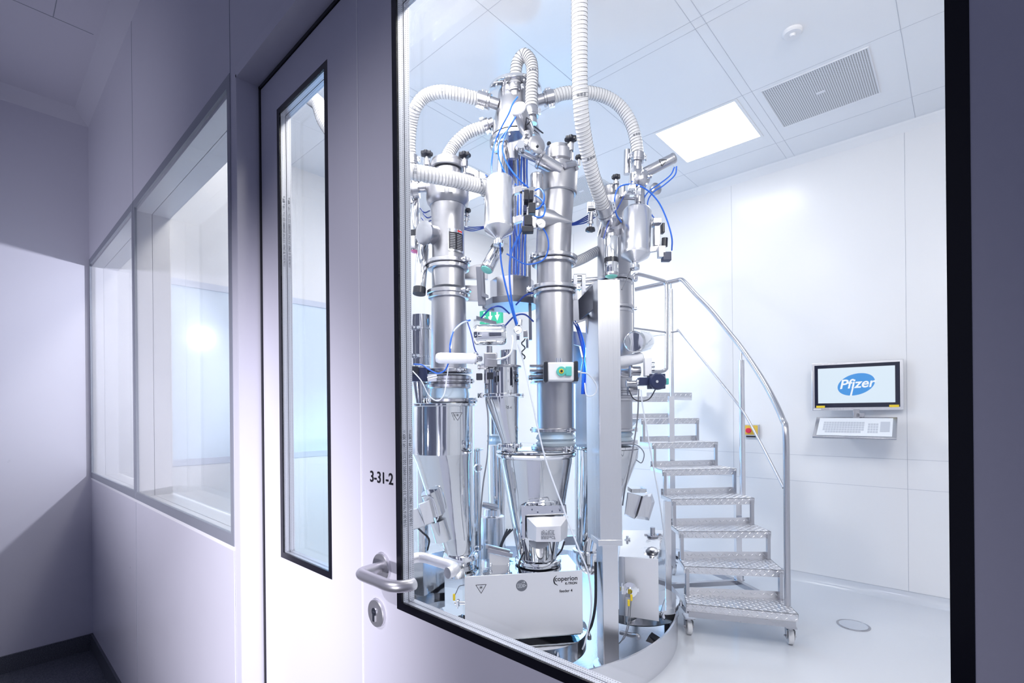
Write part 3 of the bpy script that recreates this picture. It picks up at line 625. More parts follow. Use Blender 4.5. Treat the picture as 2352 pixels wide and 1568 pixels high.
def actuator(name, label, a, b, r, cat='actuator', end='steel_satin', band=None, tip=None, group=None, body='steel_polish', warn=False):
    A = P(*a); B = P(*b); L = B-A; n = L.length; t = E(name, A, label, cat, group)
    MB().lathe(A, [(r*.3, 0), (r*.9, 0), (r, .006), (r, n-.006), (r*.93, n)], axis=L, n=36).build('cylinder', body, t)
    MB().lathe(A+L*.94, [(r*1.02, 0), (r*1.02, n*.05), (r*.9, n*.08)], axis=L, n=36).build('end_cap', end, t)
    MB().lathe(A-L*.08, [(r*.5, -.01), (r*.8, 0), (r*.8, n*.1)], axis=L, n=28).build('neck', 'steel_satin', t)
    if band: MB().lathe(A+L*band, [(r*1.0, 0), (r*1.03, .001), (r*1.03, n*.13), (r*1.0, n*.13)], axis=L, n=36).build('dark_band', 'black_plastic', t)
    if tip: MB().lathe(B, [(r*.9, 0), (r*.86, .008), (r*.5, .016), (.001, .018)], axis=L, n=28).build('indicator_dome', tip, t)
    if warn:
        u, v, d = frame(L); w_ = (-FW-d*(-FW).dot(d)).normalized(); s_ = d.cross(w_); c0 = A+L*warn+w_*(r*1.03); m = MB(); q = [c0+d*.022, c0-d*.016+s_*.022, c0-d*.016-s_*.022]
        for i in range(3): m.bar(q[i], q[(i+1) % 3], .003, .002, up=w_)
        m.build('warning_triangle', 'print_black', t)
    return t
def clamp_small(m, c, axis, r=.03):
    m.lathe(c, [(r*.7, -.008), (r, -.004), (r, .004), (r*.7, .008)], axis=axis, n=24)
    u, v, d = frame(axis); m.obox(Vector(c)+u*r*1.2, u*.008, v*.012, d*.006); m.cyl(Vector(c)+u*r*1.25-v*.02, Vector(c)+u*r*1.25+v*.02, .004, n=8)
# base ring
BC = Vector((-2.48, 2.59, 0)); BR = 1.21
t = E('machine_base', BC, 'round low steel tray carrying the whole machine on the floor', 'machine base')
MB().lathe(BC, [(BR-.012, .03), (BR-.012, .187), (BR, .187), (BR, .0), (BR-.012, 0), (BR-.012, .03)], n=128, cap=(0, 0)).build('ring_wall', 'steel_brushed', t)
MB().lathe(BC, [(BR-.012, .02), (BR-.012, .03)], n=96).build('tray_floor', 'steel_brushed', t)
# support frame: post, box head, arms, centre
p0 = P(1403, 1500, 2.95); 
t = E('support_frame', (p0.x, p0.y, .03), 'tall grey square steel post with arms at the front of the machine', 'support frame')
def post(px0, px1, y0, y1, d, m, nm, dep=.11, side=7):
    a = P(px0, (y0+y1)/2, d); b = P(px1, (y0+y1)/2, d); z0 = P(px0, y1, d).z; z1 = P(px0, y0, d).z
    ax = (b-a); ax.z = 0; bk = Vector((-ax.y, ax.x, 0)).normalized()
    rot = Matrix.Rotation(math.radians(side), 3, 'Z'); bk = rot@bk
    return MB().prism([(a.x, a.y, z0), (b.x, b.y, z0), (b.x+bk.x*dep, b.y+bk.y*dep, z0), (a.x+bk.x*dep, a.y+bk.y*dep, z0)], (0, 0, z1-z0)).build(nm, m, t, bevel=.003)
post(1385, 1421, 1250, 1532, 2.95, 'steel_brushed', 'lower_post', .12)
post(1376, 1427, 642, 1252, 2.95, 'steel_brushed', 'upper_post', .20, 12)
post(1374, 1430, 1240, 1254, 2.945, 'steel_brushed', 'post_collar', .15)
c0 = P(1403, 1525, 3.0); MB().lathe((c0.x, c0.y, .03), [(.10, 0), (.10, .012), (.095, .014)], n=48).build('foot_plate', 'steel_brushed', t)
def plate(poly, d, m='steel_dark', nm='gusset_plate', th=.012, par=None):
    pp = [P(*(q if len(q) == 3 else (q[0], q[1], d))) for q in poly]; nrm = (pp[1]-pp[0]).cross(pp[2]-pp[0]).normalized()
    return MB().prism(pp, nrm*th).build(nm, m, par or t, bevel=.001)
plate([(1311, 688), (1328, 688), (1330, 735), (1311, 738)], 3.12, 'steel_dark', 'arm')
plate([(1328, 688, 3.12), (1373, 642, 3.0), (1374, 700, 3.0), (1330, 735, 3.12)], 3.1, 'steel_dark', 'arm')
plate([(1316, 745), (1372, 700), (1374, 800), (1358, 820), (1345, 735)], 3.12, 'steel_dark', 'gusset_plate')
plate([(1314, 760), (1356, 765), (1356, 800), (1314, 790)], 3.35, 'steel_satin', 'cross_plate')
plate([(1314, 790), (1330, 795), (1338, 830), (1330, 870), (1318, 850)], 3.3, 'steel_dark', 'gusset_plate')
plate([(1322, 820), (1370, 820), (1370, 1022), (1322, 1022)], 4.0, 'steel_brushed', 'rear_column', .06)
plate([(1296, 1232), (1372, 1228), (1372, 1250), (1296, 1252)], 3.9, 'steel_satin', 'cross_plate', .03)
pc = P(1176, 668, 3.35)
t = E('centre_frame', (pc.x, pc.y, 1.0), 'central steel hub and pole with brackets carrying the receiver columns', 'centre frame')
MB().lathe((pc.x, pc.y, 0), [(R(50, 3.35), P(1176, 692, 3.35).z), (R(50, 3.35), P(1176, 645, 3.35).z), (R(44, 3.35), P(1176, 641, 3.35).z)], n=8).build('centre_box', 'steel_satin', t, flat=True)
MB().lathe((pc.x, pc.y, 0), [(R(64, 3.35), P(1176, 706, 3.35).z), (R(64, 3.35), P(1176, 692, 3.35).z)], n=8).build('centre_plate', 'steel_dark', t, flat=True)
for px, hw in ((1182, 7), (1196, 5), (1172, 4), (1207, 4)):
    MB().cyl(P(px, 642, 3.36), P(px-3, 330, 3.36), R(hw, 3.36), n=20).build('centre_pipe', 'steel_satin', t)
plate([(1093, 612), (1112, 612), (1116, 700), (1098, 700)], 3.12, 'steel_dark', 'arm', .03)
plate([(1068, 655), (1100, 655), (1100, 690), (1068, 690)], 3.25, 'steel_satin', 'arm', .03)
plate([(1068, 615), (1120, 600), (1120, 640), (1068, 640)], 3.3, 'steel_satin', 'arm', .03)
plate([(1104, 612), (1110, 612), (1112, 672), (1122, 678), (1122, 684), (1106, 680)], 3.08, 'steel_dark', 'bracket', .012)
plate([(1108, 700), (1135, 706), (1135, 714), (1108, 708)], 3.4, 'steel_dark', 'bracket', .05)
plate([(1094, 725), (1140, 738), (1140, 745), (1094, 733)], 3.3, 'steel_dark', 'bracket', .04)
for px in (1321, 1340):
    MB().bar(P(px, 632, 3.2), P(px+1, 690, 3.2), .022).build('hinge_arm', 'steel_dark', t)
MB().cyl(P(1318, 632, 3.2), P(1346, 632, 3.2), .008).cyl(P(1312, 645, 3.22), P(1372, 640, 3.22), .012).cyl(P(1312, 655, 3.22), P(1372, 650, 3.22), .012).build('hinge_rod', 'steel_satin', t)
plate([(1213, 600), (1219, 600), (1222, 780), (1215, 780)], 3.25, 'steel_dark', 'rear_column', .03)
# drums and feeders
def drum(px, d, z0, z1, r, label):
    c0 = P(px, 1400, d); c0.z = z0; t = E('scale_drum', c0, label, 'weighing drum', 'weighing drums under the feeders')
    MB().lathe(c0, [(r*.96, 0), (r, .01), (r, z1-z0-.012), (r*1.02, z1-z0-.008), (r*1.02, z1-z0)], n=72).build('drum_body', 'steel_polish', t)
    for a in (20, 100, 160):
        a = math.radians(TOCAM+a-80); q = c0+Vector((math.cos(a)*r*1.06, math.sin(a)*r*1.06, (z1-z0)*.5)); MB().lathe(q, [(.012, 0), (.012, .02), (.002, .045)], n=16).build('drum_knob', 'chrome', t)
    for a in (0, 120, 240): q = c0+Vector((math.cos(math.radians(a))*r*.8, math.sin(math.radians(a))*r*.8, 0)); MB().cyl(q, (q.x, q.y, .03), .018).build('leg', 'black_plastic', t)
    return t
drum(1228, 3.12, .10, .215, .30, 'polished weighing drum beneath the front feeder box')
drum(1462, 3.55, .14, .235, .27, 'polished weighing drum beneath the right feeder box beside the post')
drum(985, 3.5, .08, .22, .30, 'polished weighing drum beneath the left feeder box')
def zbox(pts, zt, zb, m, nm, t, zback=None):
    top = [atZ(x, y, z_ if z_ else zt) for x, y, z_ in [(q+(None,))[:3] for q in pts]]
    n = len(top); bot = [Vector((p.x, p.y, zb)) for p in top]
    return MB().add(top+bot, [tuple(range(n)), tuple(range(2*n-1, n-1, -1))]+[(i, (i+1) % n, (i+1) % n+n, i+n) for i in range(n)]).build(nm, m, t, bevel=.002)
ZT = .636*K
f4 = E('feeder_unit', atZ(1200, 1315, ZT)*1, 'front feeder box with large pale panel marked feeder 4', 'feeder', 'feeders of the machine')
f4.location.z = .215
zbox([(1069, 1323.5), (1334, 1309), (1305, 1273), (1062, 1287)], ZT-.002, .235, 'steel_polish', 'housing', f4)
a = atZ(1067, 1323.5, ZT); b_ = atZ(1337, 1308.5, ZT); zb = .262*K
vx_ = (b_-a); vx_.z = 0; nrm = Vector((vx_.y, -vx_.x, 0)).normalized(); ux = vx_.normalized(); wl_ = vx_.length
MB().prism([a, b_, Vector((b_.x, b_.y, zb)), Vector((a.x, a.y, zb))], nrm*.006).build('front_panel', 'steel_plate', f4, bevel=.001)
def fpn(u, v, o=.0065): return a+ux*(wl_*u)+Vector((0, 0, -(ZT-zb)*v))+nrm*o
text('maker_name', 'coperion', .036, fpn(.858, .118), ux, (0, 0, 1), 'print_black', f4, bold=.0005)
text('maker_name', 'K-TRON', .018, fpn(.90, .195), ux, (0, 0, 1), 'print_black', f4, bold=.0006)
MB().tube([fpn(.775, .06), fpn(.752, .11), fpn(.757, .18), fpn(.785, .215)], lambda s: .0035*math.sin(max(.08, s)*3.0)+.0004, 6).build('maker_arc', 'print_black', f4)
text('feeder_name', 'feeder 4', .022, fpn(.855, .31), ux, (0, 0, 1), 'print_black', f4, bold=.0003)
def warn(t, c0, ux, uz, nr, s, down=True):
    m = MB(); k = -1 if down else 1; q = [c0+ux*s-uz*k*s*.8, c0-ux*s-uz*k*s*.8, c0+uz*k*s*.85]
    for i in range(3): m.bar(q[i], q[(i+1) % 3], s*.10, .001, up=nr)
    cc = c0-uz*k*s*.28
    for aa in range(0, 180, 45): v_ = ux*math.cos(math.radians(aa))+uz*math.sin(math.radians(aa)); m.bar(cc-v_*s*.36, cc+v_*s*.36, s*.06, .001, up=nr)
    m.build('warning_triangle', 'print_black', t)
UZ = Vector((0, 0, 1)); warn(f4, fpn(.135, .20), ux, UZ, nrm, .028)
MB().lathe(fpn(.475, .185), [(.031, 0), (.031, .0008)], axis=nrm, n=40).build('plug_symbol', 'print_grey', f4)
pl = MB(); cc = fpn(.475, .185, .0078)
for (x0, y0, x1, y1) in ((-.022, -.010, -.022, .010), (-.022, .010, .002, .010), (.002, .010, .002, -.010), (.002, -.010, -.022, -.010), (-.014, -.004, -.006, -.004), (-.014, .004, -.006, .004), (-.014, -.004, -.014, .004), (-.006, -.004, -.006, .004), (.004, .003, .010, .003), (.004, -.004, .010, -.004), (.010, .008, .010, -.009), (.010, .008, .019, .003), (.010, -.009, .019, -.004), (.018, .003, .018, -.004), (.018, 0, .027, 0), (0, .018, .018, .018), (.018, .018, .012, .023), (.018, .018, .012, .013)):
    pl.bar(cc+ux*x0+UZ*y0, cc+ux*x1+UZ*y1, .0016, .0005, up=nrm)
pl.build('plug_drawing', 'key_white', f4)
def tri_stub(t, px, y, d, s=1.0, m='steel_satin'):
    c0 = P(px, y, d); q = MB(); q.cyl(c0-UZ*.03*s, c0+UZ*.05*s, .016*s); q.lathe(c0, [(.02*s, -.012*s), (.042*s, -.008*s), (.042*s, .002*s), (.02*s, .006*s)], n=28); q.lathe(c0-UZ*.018*s, [(.02*s, -.006*s), (.036*s, -.004*s), (.036*s, .004*s), (.02*s, .006*s)], n=28)
    q.obox(c0+RT0*.045*s, RT0*.01*s, FW*.008*s, UZ*.009*s); q.obox(c0-RT0*.045*s, RT0*.008*s, FW*.008*s, UZ*.007*s); q.cyl(c0+RT0*.05*s-FW*.02*s, c0+RT0*.05*s+FW*.02*s, .005*s, n=8)
    return q.build('clamped_stub', m, t)
tri_stub(f4, 1266, 1293, 3.05, .95)
plate([(1121, 1258), (1178, 1271), (1176, 1281), (1119, 1268)], 3.05, 'steel_satin', 'lid_latch', .02, f4)
plate([(1124, 1270), (1170, 1280), (1172, 1308), (1124, 1314)], 3.06, 'steel_plate', 'lid_latch', .01, f4)
plate([(1116, 1250), (1172, 1264), (1170, 1272), (1115, 1259)], 3.07, 'steel_satin', 'lid_latch', .02, f4)
for px in (1127, 1168): MB().cyl(P(px, 1312, 3.0), P(px, 1296, 3.0), .006).sphere(P(px, 1296, 3.0), .010).build('latch_screw', 'chrome', f4)
q = MB(); clamp_small(q, P(1052, 1384, 2.95), RT0, .022); q.cyl(P(1044, 1384, 2.95), P(1070, 1384, 2.95), .010); q.build('side_port', 'chrome', f4)
f3 = E('feeder_unit', atZ(1470, 1280, ZT), 'right feeder box behind the post with yellow tagged cables', 'feeder', 'feeders of the machine'); f3.location.z = .235
zbox([(1421, 1277), (1436, 1278.5), (1510, 1283), (1527, 1217, .73*K), (1430, 1217, .73*K)], ZT, .24, 'steel_polish', 'housing', f3)
A3 = atZ(1435, 1278.5, ZT); B3 = atZ(1512, 1283, ZT); v3_ = (B3-A3); n3 = Vector((v3_.y, -v3_.x, 0)).normalized()
zb3 = .24; MB().prism([A3, B3, Vector((B3.x, B3.y, zb3-.015)), Vector((A3.x, A3.y, zb3))], n3*.006).build('front_panel', 'steel_plate', f3, bevel=.001)
L3 = atZ(1421, 1277, ZT); MB().prism([L3, A3, Vector((A3.x, A3.y, zb3)), Vector((L3.x, L3.y, zb3))], Vector(((A3-L3).y, -(A3-L3).x, 0)).normalized()*.005).build('side_panel', 'steel_brushed', f3)
tri_stub(f3, 1499, 1228, 3.32, .95)
for px, y in ((1483, 1252), (1441, 1240)): MB().cyl(P(px, y+14, 3.4), P(px, y-10, 3.4), .008).cyl(P(px-6, y, 3.4), P(px+6, y-4, 3.4), .007).build('latch', 'chrome', f3)
q = MB(); cpt = P(1446, 1354, 3.12); q.lathe(cpt, [(.03, -.01), (.045, -.004), (.045, .006), (.02, .010), (.016, .03)], axis=n3, n=28); q.obox(cpt+RT0*.045, RT0*.01, UZ*.01, n3*.008); q.obox(cpt-RT0*.045+UZ*.01, RT0*.01, UZ*.014, n3*.008); q.cyl(cpt-RT0*.045-UZ*.02+n3*.01, cpt-RT0*.045+UZ*.045+n3*.01, .005, n=8); q.build('cable_port', 'chrome', f3)
f5 = E('feeder_unit', atZ(960, 1290, ZT), 'left feeder box of mirror steel beside the inner door handle', 'feeder', 'feeders of the machine'); f5.location.z = .22
zbox([(880, 1292), (950, 1279), (1021, 1264), (1002, 1246), (880, 1236)], ZT, .235, 'steel_polish', 'housing', f5)
# hoppers
def mk(name, px, py, d, label, cat, group=None, zb=None):
    c0 = P(px, py, d); 
    if zb is not None: c0.z = zb
    return E(name, c0, label, cat, group)
hp1 = mk('cone_hopper', 1020, 1270, 3.1, 'large polished hopper with warning triangle at the left edge of the glass', 'hopper', 'polished hoppers')
tower(hp1, 1018, 1000, 3.1, [('flange', 'steel_polish', [(73, 934), (77, 932), (77, 928), (73, 926)]), ('drum_wall', 'steel_polish', [(71, 932, 1018), (71, 1040, 1018)]),
    ('cone_wall', 'steel_polish', [(71, 1040, 1018), (66, 1060, 1022), (33, 1268, 1056), (33, 1275, 1056)]), ('bottom_flange', 'chrome', [(30, 1283, 1058), (41, 1281, 1058), (41, 1276, 1058), (38, 1270, 1057), (33, 1268, 1057)]), ('outlet_bowl', 'steel_polish', [(16, 1325, 1052), (20, 1312, 1053), (31, 1298, 1056), (32, 1283, 1058)])], n=64)
c0 = P(1051, 955, 3.1); warn(hp1, P(1051, 956, 2.908), RT0, UZ, -FW, .026)
lug(hp1, 1020, 921, 3.1, 74, 62, 1.1)
hp2 = mk('cone_hopper', 1232, 1275, 3.1, 'polished conical hopper standing on the front feeder, sensor box on it', 'hopper', 'polished hoppers')
tower(hp2, 1231, 1040, 3.1, [('lid', 'steel_polish', [(86, 1040), (91, 1037), (91, 1034), (86, 1031), (10, 1031)]), ('flange', 'chrome', [(84, 1050), (90, 1047), (92, 1043), (90, 1039), (84, 1040)]),
    ('cone_wall', 'steel_polish', [(83, 1046, 1231), (82, 1060, 1231), (46, 1270, 1234), (44, 1292, 1236)]), ('bottom_flange', 'chrome', [(42, 1290, 1236), (53, 1287, 1236), (53, 1280, 1236), (44, 1276, 1236)])], n=64)
hp3 = mk('cone_hopper', 1350, 1290, 3.4, 'narrow polished hopper half hidden behind the square post', 'hopper', 'polished hoppers')
tower(hp3, 1392, 1030, 3.4, [('lid', 'steel_polish', [(72, 1030), (76, 1028), (76, 1023), (10, 1020)]), ('cone_wall', 'steel_polish', [(73, 1030, 1392), (72, 1050, 1391), (31, 1255, 1353), (31, 1262, 1353)]),
    ('bottom_flange', 'chrome', [(31, 1268, 1354), (38, 1265, 1354), (38, 1260, 1354), (31, 1257, 1354)]), ('outlet_bowl', 'steel_polish', [(8, 1318, 1356), (20, 1312, 1356), (29, 1300, 1355), (31, 1285, 1354), (31, 1262, 1354)])], n=64)
# refill cone 2-4
rf = mk('refill_cone', 1160, 1020, 3.0, 'small polished refill cone marked 2-4 left of the front column', 'refill cone')
tower(rf, 1152, 870, 3.0, [('upper_tube', 'steel_polish', [(20, 842, 1168), (20, 805, 1168)]), ('drum_wall', 'steel_polish', [(40, 908), (40, 842)]), ('cone_wall', 'steel_polish', [(40, 908, 1153), (39, 918, 1153), (20, 1012, 1170), (20, 1035, 1170)])], n=56)
ring(rf, 1152, 843, 3.0, 46, 5, -60); ring(rf, 1152, 908, 3.0, 47, 7, -70, 'chrome', 2); ring(rf, 1170, 1022, 3.0, 27, 7, 30, 'chrome')
text('cone_number', '2-4', .020, P(1170, 936, 3.0-.11), RT0, UZ, 'print_black', rf)
for y, h in ((846, 6), (895, 12), (870, 6)): MB().bar(P(1174, y, 2.885), P(1174, y+h, 2.885), .002).build('level_mark', 'print_black', rf)
# tower 1 (front left)
T = mk('vacuum_receiver', 1027, 920, 3.1, 'tall matt steel receiver column with name plate, left of the centre', 'receiver column', 'receiver columns')
D1 = 3.1
tower(T, 1030, 620, D1, [('lid', 'steel_blast', [(37, 392), (39, 390), (39, 380), (36, 377), (36, 372), (34, 370), (2, 368)]), ('lid_neck', 'steel_blast', [(38, 420), (33, 395)]),
   ('filter_head', 'steel_blast', [(41, 476), (47, 468), (49, 460), (49, 426), (46, 418), (38, 414)]),
   ('upper_body', 'steel_blast', [(37, 605), (37, 505), (41, 462)]), ('middle_body', 'steel_blast', [(38, 662), (38, 612)]), ('lower_body', 'steel_blast', [(41, 848), (39, 685)]),
   ('glass_section', 'silicone', [(44, 918), (45, 905), (43, 892)]), ('flange_stack', 'steel_satin', [(46, 893), (50, 890), (50, 884), (46, 882), (46, 876), (52, 873), (52, 866), (46, 863)])])
for y, hw in ((606, 49), (617, 47), (674, 49), (683, 46)): ring(T, 1030, y, D1, hw, 9, 55, lugs=1 if y in (606, 674) else 0)
ring(T, 1032, 853, D1, 53, 9, 35); ring(T, 1032, 877, D1, 54, 6, 60); ring(T, 1033, 920, D1, 56, 8, -50)
star_knob(T, 980, 354, D1-.03); star_knob(T, 1067, 357, D1-.03)
for px in (1000, 1040): MB().cyl(P(px, 368, D1), P(px, 362, D1), .008).build('lid_bolt', 'chrome', T)
cc = P(1030, 560, D1); rr = R(38, D1); zz1, zz0 = P(1030, 545, D1).z, P(1030, 583, D1).z
tag_plate(T, 'name_plate', 'steel_polish', cc, rr, TOCAM+5, TOCAM+68, P(1030, 588, D1).z, P(1030, 537, D1).z, 1.002)
tag_plate(T, 'plate_print', 'print_black', cc, rr, TOCAM+9, TOCAM+64, zz0, zz1, 1.008)
tag_plate(T, 'plate_logo', 'print_red', cc, rr, TOCAM+40, TOCAM+60, P(1030, 543, D1).z, P(1030, 539, D1).z, 1.008)
m = MB()
for i in range(9):
    for a0, a1 in ((13, 30), (38, 58)):
        z = zz0+(zz1-zz0)*(i+.7)/10; aa = math.radians(TOCAM+a0); ab = math.radians(TOCAM+a1); am = (aa+ab)/2
        pts = [Vector((cc.x+rr*1.014*math.cos(x), cc.y+rr*1.014*math.sin(x), z)) for x in (aa, am, ab)]; m.tube(pts, .0009, 4, sub=3)
m.build('plate_lines', 'key_white', T)
for px, w_ in ((1015, 11), (1037, 12)): plate([(px-w_/2, 428), (px+w_/2, 429), (px+w_/2, 441), (px-w_/2, 440)], D1-.145, 'key_grey', 'grey_sticker', .001, T)
MB().cyl(P(942, 432, 3.1), P(992, 430, 3.12), R(11, D1)).build('side_pipe', 'steel_satin', T)
MB().cyl(P(1092, 405, 3.1), P(1065, 398, 3.0), .010).obox(P(1090, 404, 3.08), RT0*.03, UZ*.03, FW*.006).build('hinge_plate', 'steel_satin', T, bevel=.006)
MB().cyl(P(1000, 540, 3.05), P(976, 535, 2.98), R(22, 3.0)).lathe(P(976, 535, 2.98), [(R(20, 3), -.01), (R(27, 3), -.004), (R(27, 3), .008), (R(20, 3), .012)], axis=P(976, 535, 2.98)-P(1000, 540, 3.05)).build('sight_port', 'steel_satin', T)
star_knob(T, 1072, 484, 3.2, .024, .05)
MB().cyl(P(1072, 492, 3.2), P(1071, 520, 3.2), .010).cyl(P(1065, 508, 3.2), P(1078, 505, 3.2), .007).build('side_valve', 'chrome', T)
# tower 2 (front)
T = mk('vacuum_receiver', 1275, 1030, 3.08, 'tallest matt steel receiver column, front centre, with green valve box', 'receiver column', 'receiver columns')
D2 = 3.08
tower(T, 1273, 650, D2, [('lid', 'steel_blast', [(30, 378, 1283), (34, 374, 1283), (34, 352, 1283), (30, 349, 1283), (29, 342, 1283), (2, 338, 1283)]), ('lid_neck', 'steel_blast', [(40, 400, 1284), (30, 378, 1283)]),
   ('filter_head', 'steel_blast', [(40, 450, 1282), (43, 447, 1282), (43, 400, 1284), (40, 385, 1284), (34, 383, 1284)]), ('upper_body', 'steel_blast', [(40, 596, 1270), (40, 500, 1274), (39, 445, 1280)]),
   ('middle_body', 'steel_blast', [(40, 660), (40, 606)]), ('lower_body', 'steel_blast', [(43, 868), (43, 690), (42, 676)]), ('bottom_body', 'steel_blast', [(42, 985), (42, 876)]),
   ('bellows', 'silicone', [(38, 1030), (44, 1022), (46, 1016), (40, 1011), (46, 1006), (43, 999), (40, 996), (39, 990)]), ('inlet_neck', 'steel_polish', [(26, 1042), (26, 1028)])])
ring(T, 1272, 596, D2, 54, 9, -60); ring(T, 1272, 606, D2, 50, 7, 0, lugs=0); ring(T, 1272, 664, D2, 54, 9, 75, lugs=2); ring(T, 1272, 674, D2, 50, 7, 0, lugs=0)
ring(T, 1272, 856, D2, 54, 6, -75, lugs=0); ring(T, 1272, 868, D2, 54, 6, -75, lugs=2); ring(T, 1272, 878, D2, 54, 5, 0, lugs=0); ring(T, 1271, 987, D2, 50, 8, 40, lugs=2); ring(T, 1271, 1027, D2, 51, 8, 30, lugs=2)
star_knob(T, 1311, 320, D2-.05); star_knob(T, 1330, 362, D2+.1, .022, .04)
MB().sphere(P(1261, 330, D2), .013).cyl(P(1261, 334, D2), P(1264, 346, D2), .005).build('ball_lever', 'black_plastic', T)
MB().cyl(P(1190, 340, 2.95), P(1245, 368, 3.0), R(12, 3)).cyl(P(1236, 366, 3.0), P(1290, 395, 3.0), R(17, 3)).lathe(P(1241, 367, 3.0), [(R(17, 3), -.012), (R(21, 3), -.004), (R(21, 3), .006), (R(17, 3), .012)], axis=P(1290, 395, 3.0)-P(1236, 366, 3.0)).build('suction_pipe', 'steel_satin', T)
MB().cyl(P(1296, 380, D2-.13), P(1320, 376, D2-.08), .018).cyl(P(1320, 376, D2-.08), P(1326, 390, D2-.06), .012).build('hinge', 'steel_satin', T)
MB().lathe(P(1240, 500, 3.0), [(R(26, 3), 0), (R(20, 3), .07), (.002, .19)], axis=(P(1278, 505, 3.0)-P(1240, 500, 3.0)), n=32).build('side_cone', 'steel_blast', T)
pv = E('pneumatic_valve', P(1290, 856, 2.86), 'white pneumatic valve box with green position dial on the front column', 'valve', 'valve actuators')
c0 = P(1287, 854, 2.83); ax = RT0
MB().obox(c0, ax*R(30, 2.86), UZ*R(21, 2.86), FW*.035).build('valve_body', 'white_paint', pv, bevel=.008)
for s_ in (-1, 1): MB().obox(c0+ax*s_*R(34, 2.86), ax*R(4.5, 2.86), UZ*R(23, 2.86), FW*.04).build('end_cap', 'black_plastic', pv, bevel=.005)
MB().lathe(c0-FW*.036+ax*.001, [(R(11, 2.8), 0), (R(11, 2.8), .012)], axis=-FW, n=32).build('position_dial', 'teal_plastic', pv)
MB().lathe(c0-FW*.048+ax*.001, [(R(5.5, 2.8), 0), (R(5, 2.8), .006)], axis=-FW, n=24).build('dial_hub', 'yellow_plastic', pv)
MB().lathe(c0-FW*.054+ax*.001, [(R(3, 2.8), 0), (R(3, 2.8), .003)], axis=-FW, n=24).build('dial_screw', 'black_plastic', pv)
MB().obox(c0-FW*.042+ax*R(17, 2.8), ax*R(7, 2.8), UZ*R(11, 2.8), FW*.008).build('sensor_block', 'teal_plastic', pv, bevel=.004)
for k in (-1.2, -.2, .9):
    MB().obox(P(1235, 854+k*11, 2.95), ax*.045, UZ*.006, FW*.03).build('mounting_fin', 'steel_satin', pv)
MB().cyl(c0+UZ*R(21, 2.8)+ax*R(2, 2.8), c0+UZ*R(32, 2.8)+ax*R(2, 2.8), .006).cyl(c0+UZ*R(21, 2.8)-ax*R(7, 2.8), c0+UZ*R(32, 2.8)-ax*R(7, 2.8), .006).cyl(c0+ax*R(38, 2.8), c0+ax*R(46, 2.8), .008).build('air_fitting', 'chrome', pv)
# tower 3 (behind the post)
T = mk('vacuum_receiver', 1411, 1020, 3.4, 'receiver column mostly hidden behind the square post, bluish edge', 'receiver column', 'receiver columns')
D3 = 3.4
tower(T, 1412, 800, D3, [('lid', 'steel_blast', [(18, 452, 1403), (20, 448, 1403), (20, 432, 1403), (16, 428, 1403)]), ('filter_head', 'steel_blast', [(34, 520, 1407), (37, 512, 1407), (37, 462, 1405), (24, 452, 1403)]),
   ('upper_body', 'steel_blast', [(38, 640), (36, 515)]), ('lower_body', 'steel_blast', [(38, 985), (39, 650)]), ('bellows', 'silicone', [(34, 1020), (40, 1010), (35, 1003), (40, 996), (34, 990)])])
for y in (643, 652, 708, 717): ring(T, 1412, y, D3, 44 if y in (643, 708) else 40, 7, 80, lugs=1 if y in (643, 708) else 0)
for y in (895, 906, 918): ring(T, 1412, y, D3, 44, 6, 90, lugs=0)
ring(T, 1412, 987, D3, 44, 6, 85); ring(T, 1412, 1015, D3, 44, 6, 85)
star_knob(T, 1415, 407, D3-.1, .026, .06); star_knob(T, 1356, 527, D3-.2, .028, .06, -1)
MB().cyl(P(1356, 508, 3.2), P(1360, 465, 3.2), .014).obox(P(1357, 477, 3.2), RT0*.02, UZ*.03, FW*.012).cyl(P(1350, 477, 3.17), P(1364, 477, 3.17), .010).build('swing_bolt', 'steel_satin', T)
MB().cyl(P(1395, 548, 3.2), P(1408, 500, 3.15), R(24, 3.2)).lathe(P(1412, 520, 3.15), [(R(22, 3.2), -.01), (R(27, 3.2), 0), (R(27, 3.2), .01), (R(18, 3.2), .03)], axis=-FW*.8+UZ*.3).build('tee_piece', 'steel_satin', T)
# left and back towers
T = mk('dust_tube', 965, 925, 3.35, 'polished tube with clamps at the far left, cone below', 'tube column')
tower(T, 968, 800, 3.35, [('tube_wall', 'steel_polish', [(25, 840), (25, 725)]), ('cone_wall', 'steel_polish', [(12, 1265), (14, 935), (24, 880), (25, 845)])])
for y in (757, 820, 845): ring(T, 968, y, 3.35, 27, 4, -20, 'chrome')
T = mk('dust_tube', 1170, 1290, 3.9, 'blurred steel drum standing at the back between two hoppers', 'tube column')
tower(T, 1130, 1240, 3.75, [('tube_wall', 'steel_brushed', [(30, 1400), (28, 1185), (24, 1182), (4, 1180)]), ('cone_wall', 'steel_brushed', [(20, 1182), (18, 1168), (5, 1165)])])
MB().cyl(P(1108, 1158, 3.7), P(1143, 1166, 3.7), .022).build('handle_bar', 'steel_satin', T)
T = mk('vacuum_receiver', 1103, 1300, 3.9, 'slim steel column at the back right of the large left hopper', 'receiver column', 'receiver columns')
tower(T, 1092, 1150, 3.6, [('tube_wall', 'steel_polish', [(12, 1255), (12, 1035)]), ('flange', 'chrome', [(14, 1036), (19, 1033), (19, 1030), (14, 1028)]), ('bottom_flange', 'chrome', [(12, 1420), (12, 1262), (16, 1258), (16, 1252), (12, 1250)])])
MB().lathe(P(1098, 1074, 3.5), [(R(9, 3.5), 0), (R(10, 3.5), .01), (R(7, 3.5), .02)], axis=-FW).build('sight_port', 'chrome', T)
T = mk('dust_tube', 1200, 1200, 4.3, 'steel column seen behind the front refill cone', 'tube column')
